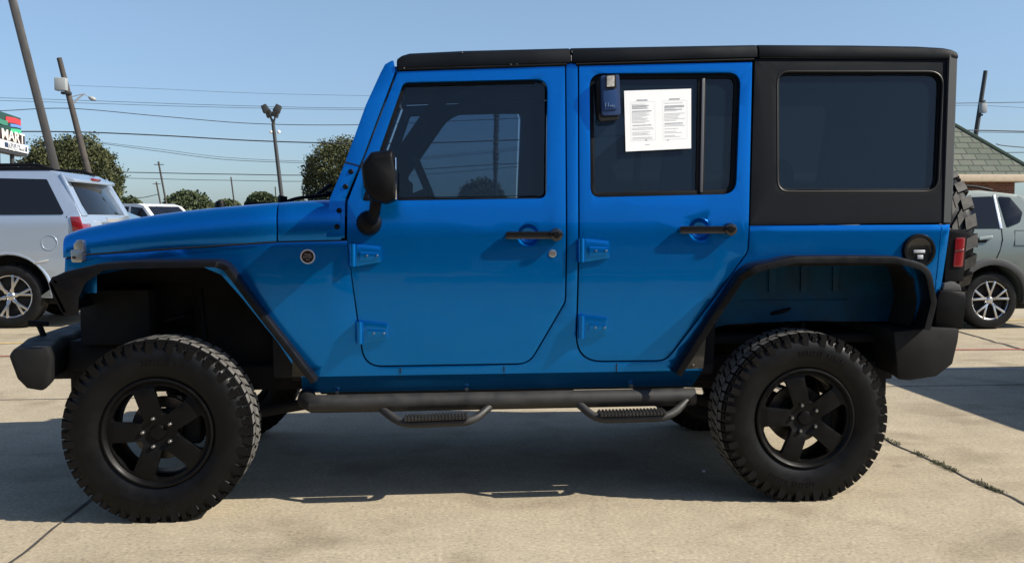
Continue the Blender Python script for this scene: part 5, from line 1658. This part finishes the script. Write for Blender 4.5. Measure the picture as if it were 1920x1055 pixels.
for i, (px, y, w_) in enumerate(((760, 100, 40), (860, 120, 60), (1000, 100, 55), (1150, 120, 60), (1300, 110, 50), (1450, 100, 50))):
    k = (y + 4.4) / 1850
    tree('distant_tree', px, 402, y, w_ * k, 14 * k, 1500, .34, ['low tree on the skyline far behind the cabin, first from the mirror', 'low tree on the skyline behind the front door window', 'low tree on the skyline behind the door pillar', 'low tree on the skyline behind the rear door', 'low tree on the skyline behind the rear door edge', 'low tree on the skyline behind the quarter glass'][i], 'distant trees on the skyline', LM2, 30 + i)

# ================================================================== POLES, LAMPS, SIGN, WIRES
def pole_pts(x0, y0, x1, y1, Y, down=True):
    """leaning pole through two photo points at depth Y, carried down to the ground"""
    a = at_y(x0, y0, Y); b = at_y(x1, y1, Y)
    d = b - a
    t = (0 - a.z) / d.z
    return a, a + d * t
# tall brown square lot pole, left
def lot_pole():
    Y = 11.6
    top, foot = pole_pts(8, -60, 103, 312, Y)
    e = empty('light_pole', (foot.x, Y, 0), 'tall brown square pole leaning in front of the big round tree', 'pole')
    bm = bmesh.new()
    w_ = .056
    d = (top - foot).normalized(); u = Vector((1, 0, 0)); u = (u - d * u.dot(d)).normalized(); v = d.cross(u)
    ang = radians(28); u, v = u * cos(ang) + v * sin(ang), -u * sin(ang) + v * cos(ang)
    rings = []
    for p in (foot - d * .02, top + d * 2.2):
        rings.append([bm.verts.new(p + u * a * w_ + v * b * w_) for a, b in ((-1, -1), (1, -1), (1, 1), (-1, 1))])
    for k in range(4): bm.faces.new((rings[0][k], rings[0][(k + 1) % 4], rings[1][(k + 1) % 4], rings[1][k]))
    bm.faces.new(rings[1]); bm.faces.new(rings[0][::-1])
    bmesh.ops.recalc_face_normals(bm, faces=bm.faces[:])
    obj('shaft', bake(bm, 'shaft', [('BEVEL', dict(width=.01, segments=2))]), M['brown'], e)
    obj('base_plate', box_me('base_plate', [((foot.x - .2, Y - .2, 0), (foot.x + .2, Y + .2, .03)), ((foot.x - .12, Y - .12, .03), (foot.x + .12, Y + .12, .12))], .01), M['brown'], e)
    tp = top + d * 2.2
    obj('floodlight', box_me('floodlight', [((tp.x - .55, Y - .2, tp.z - .05), (tp.x - .1, Y + .2, tp.z + .12)), ((tp.x + .1, Y - .2, tp.z - .05), (tp.x + .55, Y + .2, tp.z + .12)), ((tp.x - .15, Y - .03, tp.z), (tp.x + .15, Y + .03, tp.z + .06))], .02), M['brown'], e)
lot_pole()
# utility pole with transformer-like box and street lamp
def util_pole():
    Y = 30
    top, foot = pole_pts(111, 109, 149, 258, Y)
    e = empty('utility_pole', (foot.x, Y, 0), 'weathered wooden utility pole with a white floodlight box and a street lamp arm at left', 'utility pole')
    obj('shaft', tube_me('shaft', [([foot, top], [.13, .085])], 12), M['wood'], e)
    c = at_y(116, 158, Y - .2)
    bx = box_me('floodlight', [((c.x - .20, c.y - .15, c.z - .22), (c.x + .17, c.y + .1, c.z + .2))], .03)
    o = obj('floodlight', bx, M['lampg'], e)
    obj('bracket', box_me('bracket', [((c.x - .05, c.y, c.z - .32), (c.x + .25, c.y + .2, c.z - .24))], .01), M['wire'], e)
    a = at_y(136, 196, Y); b = at_y(158, 176, Y); l = at_y(173, 185, Y)
    obj('lamp_arm', tube_me('lamp_arm', [(smooth_path([a, at_y(147, 184, Y), b], 5, .1), .028), ([at_y(132, 182, Y), b, at_y(166, 181, Y)], .016)], 8), M['galv'], e)
    bm = bmesh.new(); bmesh.ops.create_uvsphere(bm, u_segments=16, v_segments=10, radius=1)
    for v in bm.verts: v.co = Vector((l.x + v.co.x * .13, Y + v.co.y * .1, l.z + v.co.z * .075 - v.co.x * .03))
    obj('lamp_head', bake(bm, 'lamp_head', (), 60), M['lampg'], e)
util_pole()
# dark lot pole with four floodlights, middle left
def flood_pole():
    Y = 20
    top, foot = pole_pts(512, 232, 529, 376, Y)
    e = empty('floodlight_pole', (foot.x, Y, 0), 'dark pole topped by a cluster of floodlights above the hood', 'light pole')
    obj('shaft', tube_me('shaft', [([foot, top], [.06, .042])], 12), M['dpole'], e)
    t = top
    ps = [((497, 203), (515, 232)), ((521, 203), (512, 232)), ((504, 212), (513, 236)), ((517, 212), (513, 236))]
    for k, ((hx_, hy_), (jx, jy)) in enumerate(ps):
        Yk = Y + (-.15 if k < 2 else .2)
        h = at_y(hx_, hy_, Yk); j = at_y(jx, jy, Y)
        s = -1 if k % 2 == 0 else 1
        bm = bmesh.new()
        vs = box(bm, (-.085, -.09, -.10), (.085, .09, .08))
        for v in vs:
            if v.co.z > 0: v.co.x *= .75
        bmesh.ops.rotate(bm, verts=bm.verts[:], cent=(0, 0, 0), matrix=Matrix.Rotation(s * .45, 3, 'Y'))
        bmesh.ops.translate(bm, verts=bm.verts[:], vec=h)
        tube(bm, [h, j], .022, 8)
        obj('floodlight', bake(bm, 'floodlight', [('BEVEL', dict(width=.01, segments=2))]), M['dpole'], e)
    for hx_ in (508.5, 522.5):
        h = at_y(hx_, 247.5, Y)
        bm = bmesh.new(); bmesh.ops.create_uvsphere(bm, u_segments=12, v_segments=8, radius=.045)
        bmesh.ops.translate(bm, verts=bm.verts[:], vec=h)
        obj('camera_dome', bake(bm, 'camera_dome', (), 60), M['white'], e)
flood_pole()
# far thin poles
def thin_pole(x0, y0, x1, y1, Y, r, label, arm=False, m_='wood', name='utility_pole', grp='distant utility poles'):
    top, foot = pole_pts(x0, y0, x1, y1, Y)
    e = empty(name, (foot.x, Y, 0), label, 'utility pole', grp)
    obj('shaft', tube_me('shaft', [([foot, top], [r * 1.2, r])], 8), M[m_], e)
    if arm:
        c = foot.lerp(top, .96)
        obj('crossarm', tube_me('crossarm', [([c + Vector((-.4, 0, 0)), c + Vector((.4, 0, 0))], .035)], 6), M[m_], e)
    return e
thin_pole(297, 303, 311, 377, 80, .075, 'grey distant utility pole rising above the white pickup', True)
thin_pole(293, 341, 300, 377, 100, .08, 'shorter distant utility pole with side arm beside the taller grey one', True)
thin_pole(433, 332, 440, 386, 90, .065, 'thin distant utility pole above the middle of the hood', False)
thin_pole(516, 350, 518, 384, 120, .07, 'thin dark mast left of the floodlight pole foot')
thin_pole(569, 364, 571, 384, 130, .08, 'short faint mast just left of the clipped tree')
# right-hand pole with box
def right_pole():
    Y = 36
    top, foot = pole_pts(1848, 133, 1830, 250, Y)
    e = empty('utility_pole', (foot.x, Y, 0), 'dark leaning utility pole with a pale box behind the green roof at right', 'utility pole')
    obj('shaft', tube_me('shaft', [([foot, top], [.12, .085])], 12), M['dpole'], e)
    c = at_y(1843, 202, Y - .2)
    obj('transformer_box', box_me('transformer_box', [((c.x - .13, c.y - .12, c.z - .22), (c.x + .13, c.y + .1, c.z + .2))], .03), M['lampg'], e)
    obj('bracket', box_me('bracket', [((c.x - .05, c.y, c.z + .24), (c.x + .12, c.y + .2, c.z + .32)), ((c.x - .12, c.y, c.z - .34), (c.x + .02, c.y + .2, c.z - .26))], .01), M['dpole'], e)
right_pole()
# ivy-wrapped pole seen through the front door window
def wrapped():
    Y = 26
    top, foot = pole_pts(931, 160, 929, 360, Y)
    e = empty('wrapped_pole', (foot.x, Y, 0), 'dark pole with a ragged wrapping seen through the front door window', 'pole')
    obj('shaft', tube_me('shaft', [([foot, top], .055)], 8), M['dpole'], e)
    rnd = random.Random(4)
    pts = []; rr = []
    a = at_y(931, 200, Y); b = at_y(929, 335, Y)
    for k in range(60):
        t = k / 59
        pts.append(a.lerp(b, t) + Vector((rnd.uniform(-.012, .012), 0, 0)))
        rr.append((.085 + rnd.uniform(-.022, .02)) * (1 if t < .93 else .65))
    obj('wrapping', tube_me('wrapping', [(pts, rr)], 10), M['dpole'], e)
wrapped()
# wires
def cable(pts, Y, r, label, name='power_line'):
    out = []
    P = [at_y(a, b, Y) for a, b in pts]
    N = 40
    for i in range(len(P) - 1):
        out.append(P[i])
    out.append(P[-1])
    # smooth through the points (Catmull-Rom)
    Q = []
    for i in range(len(P) - 1):
        p0 = P[max(0, i - 1)]; p1 = P[i]; p2 = P[i + 1]; p3 = P[min(len(P) - 1, i + 2)]
        for k in range(10):
            t = k / 10
            Q.append(.5 * ((2 * p1) + (p2 - p0) * t + (2 * p0 - 5 * p1 + 4 * p2 - p3) * t * t + (3 * p1 - p0 - 3 * p2 + p3) * t ** 3))
    Q.append(P[-1])
    o = obj(name, tube_me(name, [(Q, r)], 6), M['wire'])
    tag(o, label, 'power line', 'overhead power lines')
cable([(-120, 249), (0, 247), (140, 247.5), (300, 254), (480, 264), (660, 269), (800, 268), (980, 262), (1300, 250), (1700, 243), (2050, 250)], 30, .022, 'thickest cable crossing the sky just above the big round tree top')
cable([(-120, 212), (0, 208), (130, 203.5), (300, 218), (480, 232), (680, 234), (900, 225), (1500, 200), (2050, 190)], 30, .013, 'single cable running from the lamp-arm pole to the windshield top')
cable([(190, 269), (300, 284), (420, 299), (560, 305), (700, 306), (980, 280)], 32, .010, 'sagging thin cable from the round tree top towards the floodlight pole')
cable([(190, 267), (300, 280), (420, 295), (560, 302), (700, 303), (980, 276)], 33, .008, 'upper twin of the sagging thin cable right of the round tree')
cable([(-100, 320), (228, 323), (420, 326.5), (640, 327), (980, 306), (1500, 290), (2050, 285)], 40, .020, 'dark level cable crossing the floodlight pole at two thirds height')
cable([(-100, 330), (228, 334), (420, 338), (640, 338), (980, 312)], 40, .013, 'thinner level cable just below the dark one behind the floodlight pole')
cable([(-120, 180), (140, 188), (400, 197), (700, 203), (1200, 200)], 60, .014, 'faint high cable beneath the lamp head height, upper of a close pair')
cable([(-120, 185), (140, 193), (400, 201), (700, 206), (1200, 204)], 62, .014, 'faint high cable, lower of the close pair left of the windshield')
cable([(125, 160), (300, 167), (480, 175), (700, 180)], 60, .009, 'faintest highest cable starting at the white floodlight box')
cable([(240, 372), (270, 370), (297, 364)], 80, .03, 'short faint cable sagging to the distant pole above the white pickup')
cable([(1700, 246), (1838, 248), (2000, 250)], 40, .014, 'pale thin cable touching the right-hand pole above the green roof')
cable([(1868, 270), (1890, 274), (1990, 282)], 26, .016, 'dark short cable meeting the green roof slope at the right edge')
cable([(1700, 205), (1760, 200), (1838, 198), (2000, 207)], 45, .010, 'faint cable level with the box on the right-hand pole')

# pylon sign at the left edge
def sign():
    A = at_y(0, 208, 0); 
    def P3(px, py, depth):
        d = ray(px, py); return CAM + d * depth
    a = P3(2, 265, 20.0); b = P3(46, 265, 21.6)
    u = Vector((b.x - a.x, b.y - a.y, 0)); Ls = u.length; u.normalize()
    ztop = P3(0, 209, 20.0).z; zmid = P3(0, 262, 20.0).z; zb = P3(0, 278, 20.0).z
    nrm = Vector((u.y, -u.x, 0))
    if nrm.dot(CAM - a) < 0: nrm = -nrm
    e = empty('shop_sign', (a.x, a.y, 0), 'pylon sign with red, teal and green waves over a phone number at the left edge', 'sign')
    def slab(name, s0, s1, z0, z1, m_, out=0.0, th=.25, poly=None, parent=e):
        bm = bmesh.new()
        pts = poly or [(s0, z0), (s1, z0), (s1, z1), (s0, z1)]
        F = [bm.verts.new(a + u * s + nrm * out + Vector((0, 0, z - a.z))) for s, z in pts]
        B = [bm.verts.new(a + u * s + nrm * (out - th) + Vector((0, 0, z - a.z))) for s, z in pts]
        bm.faces.new(F); bm.faces.new(B[::-1])
        for k in range(len(pts)): bm.faces.new((F[k], F[(k + 1) % len(pts)], B[(k + 1) % len(pts)], B[k]))
        bmesh.ops.recalc_face_normals(bm, faces=bm.faces[:])
        loc = None if parent is e else (0, 0, 0)
        return obj(name, bake(bm, name, ()), m_, parent)
    Lr = Ls * .86
    s0 = -2.6
    dg = mat('sign_dark_green', (.012, .05, .030), .4)
    head = slab('sign_panel', s0, Lr, zmid + .17, ztop, dg)
    def wave(z0, amp, th, s_a, s_b, col, nm, out):
        n = 18; up = []; dn = []
        for k in range(n + 1):
            s = s_a + (s_b - s_a) * k / n
            z = z0 + amp * sin(s * 3.2 + z0 * 5)
            up.append((s, z + th / 2)); dn.append((s, z - th / 2))
        slab(nm, 0, 0, 0, 0, mat(nm + '_paint', col, .4), out, .01, poly=dn + up[::-1], parent=head)
    h = ztop - zmid
    wave(ztop - .10 * h - .06, .02, .12, Lr * .25, Lr * .97, (.55, .03, .03), 'red_wave', .012)
    wave(ztop - .38 * h, .02, .06, Lr * .45, Lr * .99, (.12, .25, .60), 'blue_wave', .014)
    wave(ztop - .56 * h, .02, .09, Lr * .45, Lr * .97, (.05, .45, .22), 'green_wave', .016)
    wave(ztop - .30 * h, .04, .10, -.9, Lr * .3, (.04, .20, .12), 'green_swirl', .018)
    ltr = slab('name_band', s0, Lr * 1.1, zmid + .02, zmid + .20, mat('sign_dark', (.03, .012, .012), .5), .03, .1)
    def lettering(s, size, sc_, zc, m_, out, nm, par, sx=1.0):
        me = text_me(nm, s, size, .004, .012 * size)
        R = Matrix((u, Vector((0, 0, 1)), nrm)).transposed().to_4x4()
        R.translation = a + u * sc_ + nrm * out + Vector((0, 0, zc - a.z))
        me.transform(R @ Matrix.Diagonal((sx, 1, 1, 1)))
        obj(nm, me, m_, par)
    cream = mat('cream_letters', (.85, .78, .68), .5)
    lettering('MART', .30, Lr * .50, zmid + .11, cream, .04, 'sign_letters', ltr, 2.0)
    fr_ = slab('phone_frame', s0, Ls * 1.05, zb, zmid - .0, M['white'], .05, .2)
    slab('phone_panel', Ls * .03, Ls * .98, zb + .035, zmid - .04, mat('phone_navy', (.012, .025, .07), .4), .056, .01, parent=fr_)
    lettering('(972) 262-4449', .19, Ls * .52, (zb + zmid) / 2, M['white'], .062, 'phone_digits', fr_, 1.0)
    slab('lower_beam', s0, Ls * 1.02, zb - .07, zb - .0, M['dpole'], .03, .2)
    for s in (Ls * .02, Ls * .60):
        p = a + u * s - nrm * .08
        obj('post', tube_me('post', [([(p.x, p.y, 0), (p.x, p.y, zb)], .045)], 10), M['dpole'], e)
sign()
p_ = on_ground(1320, 885)
bm = bmesh.new(); bmesh.ops.create_icosphere(bm, subdivisions=2, radius=1)
for v in bm.verts: v.co = Vector((p_.x + v.co.x * .010 * (1 + .3 * noise.noise(v.co * 2)), p_.y + v.co.y * .009, .007 + v.co.z * .007))
tag(obj('pebble', bake(bm, 'pebble', ()), M['paper']), 'small white pebble on the shaded concrete left of the rear wheel', 'pebble')
print('objects', len(bpy.data.objects))
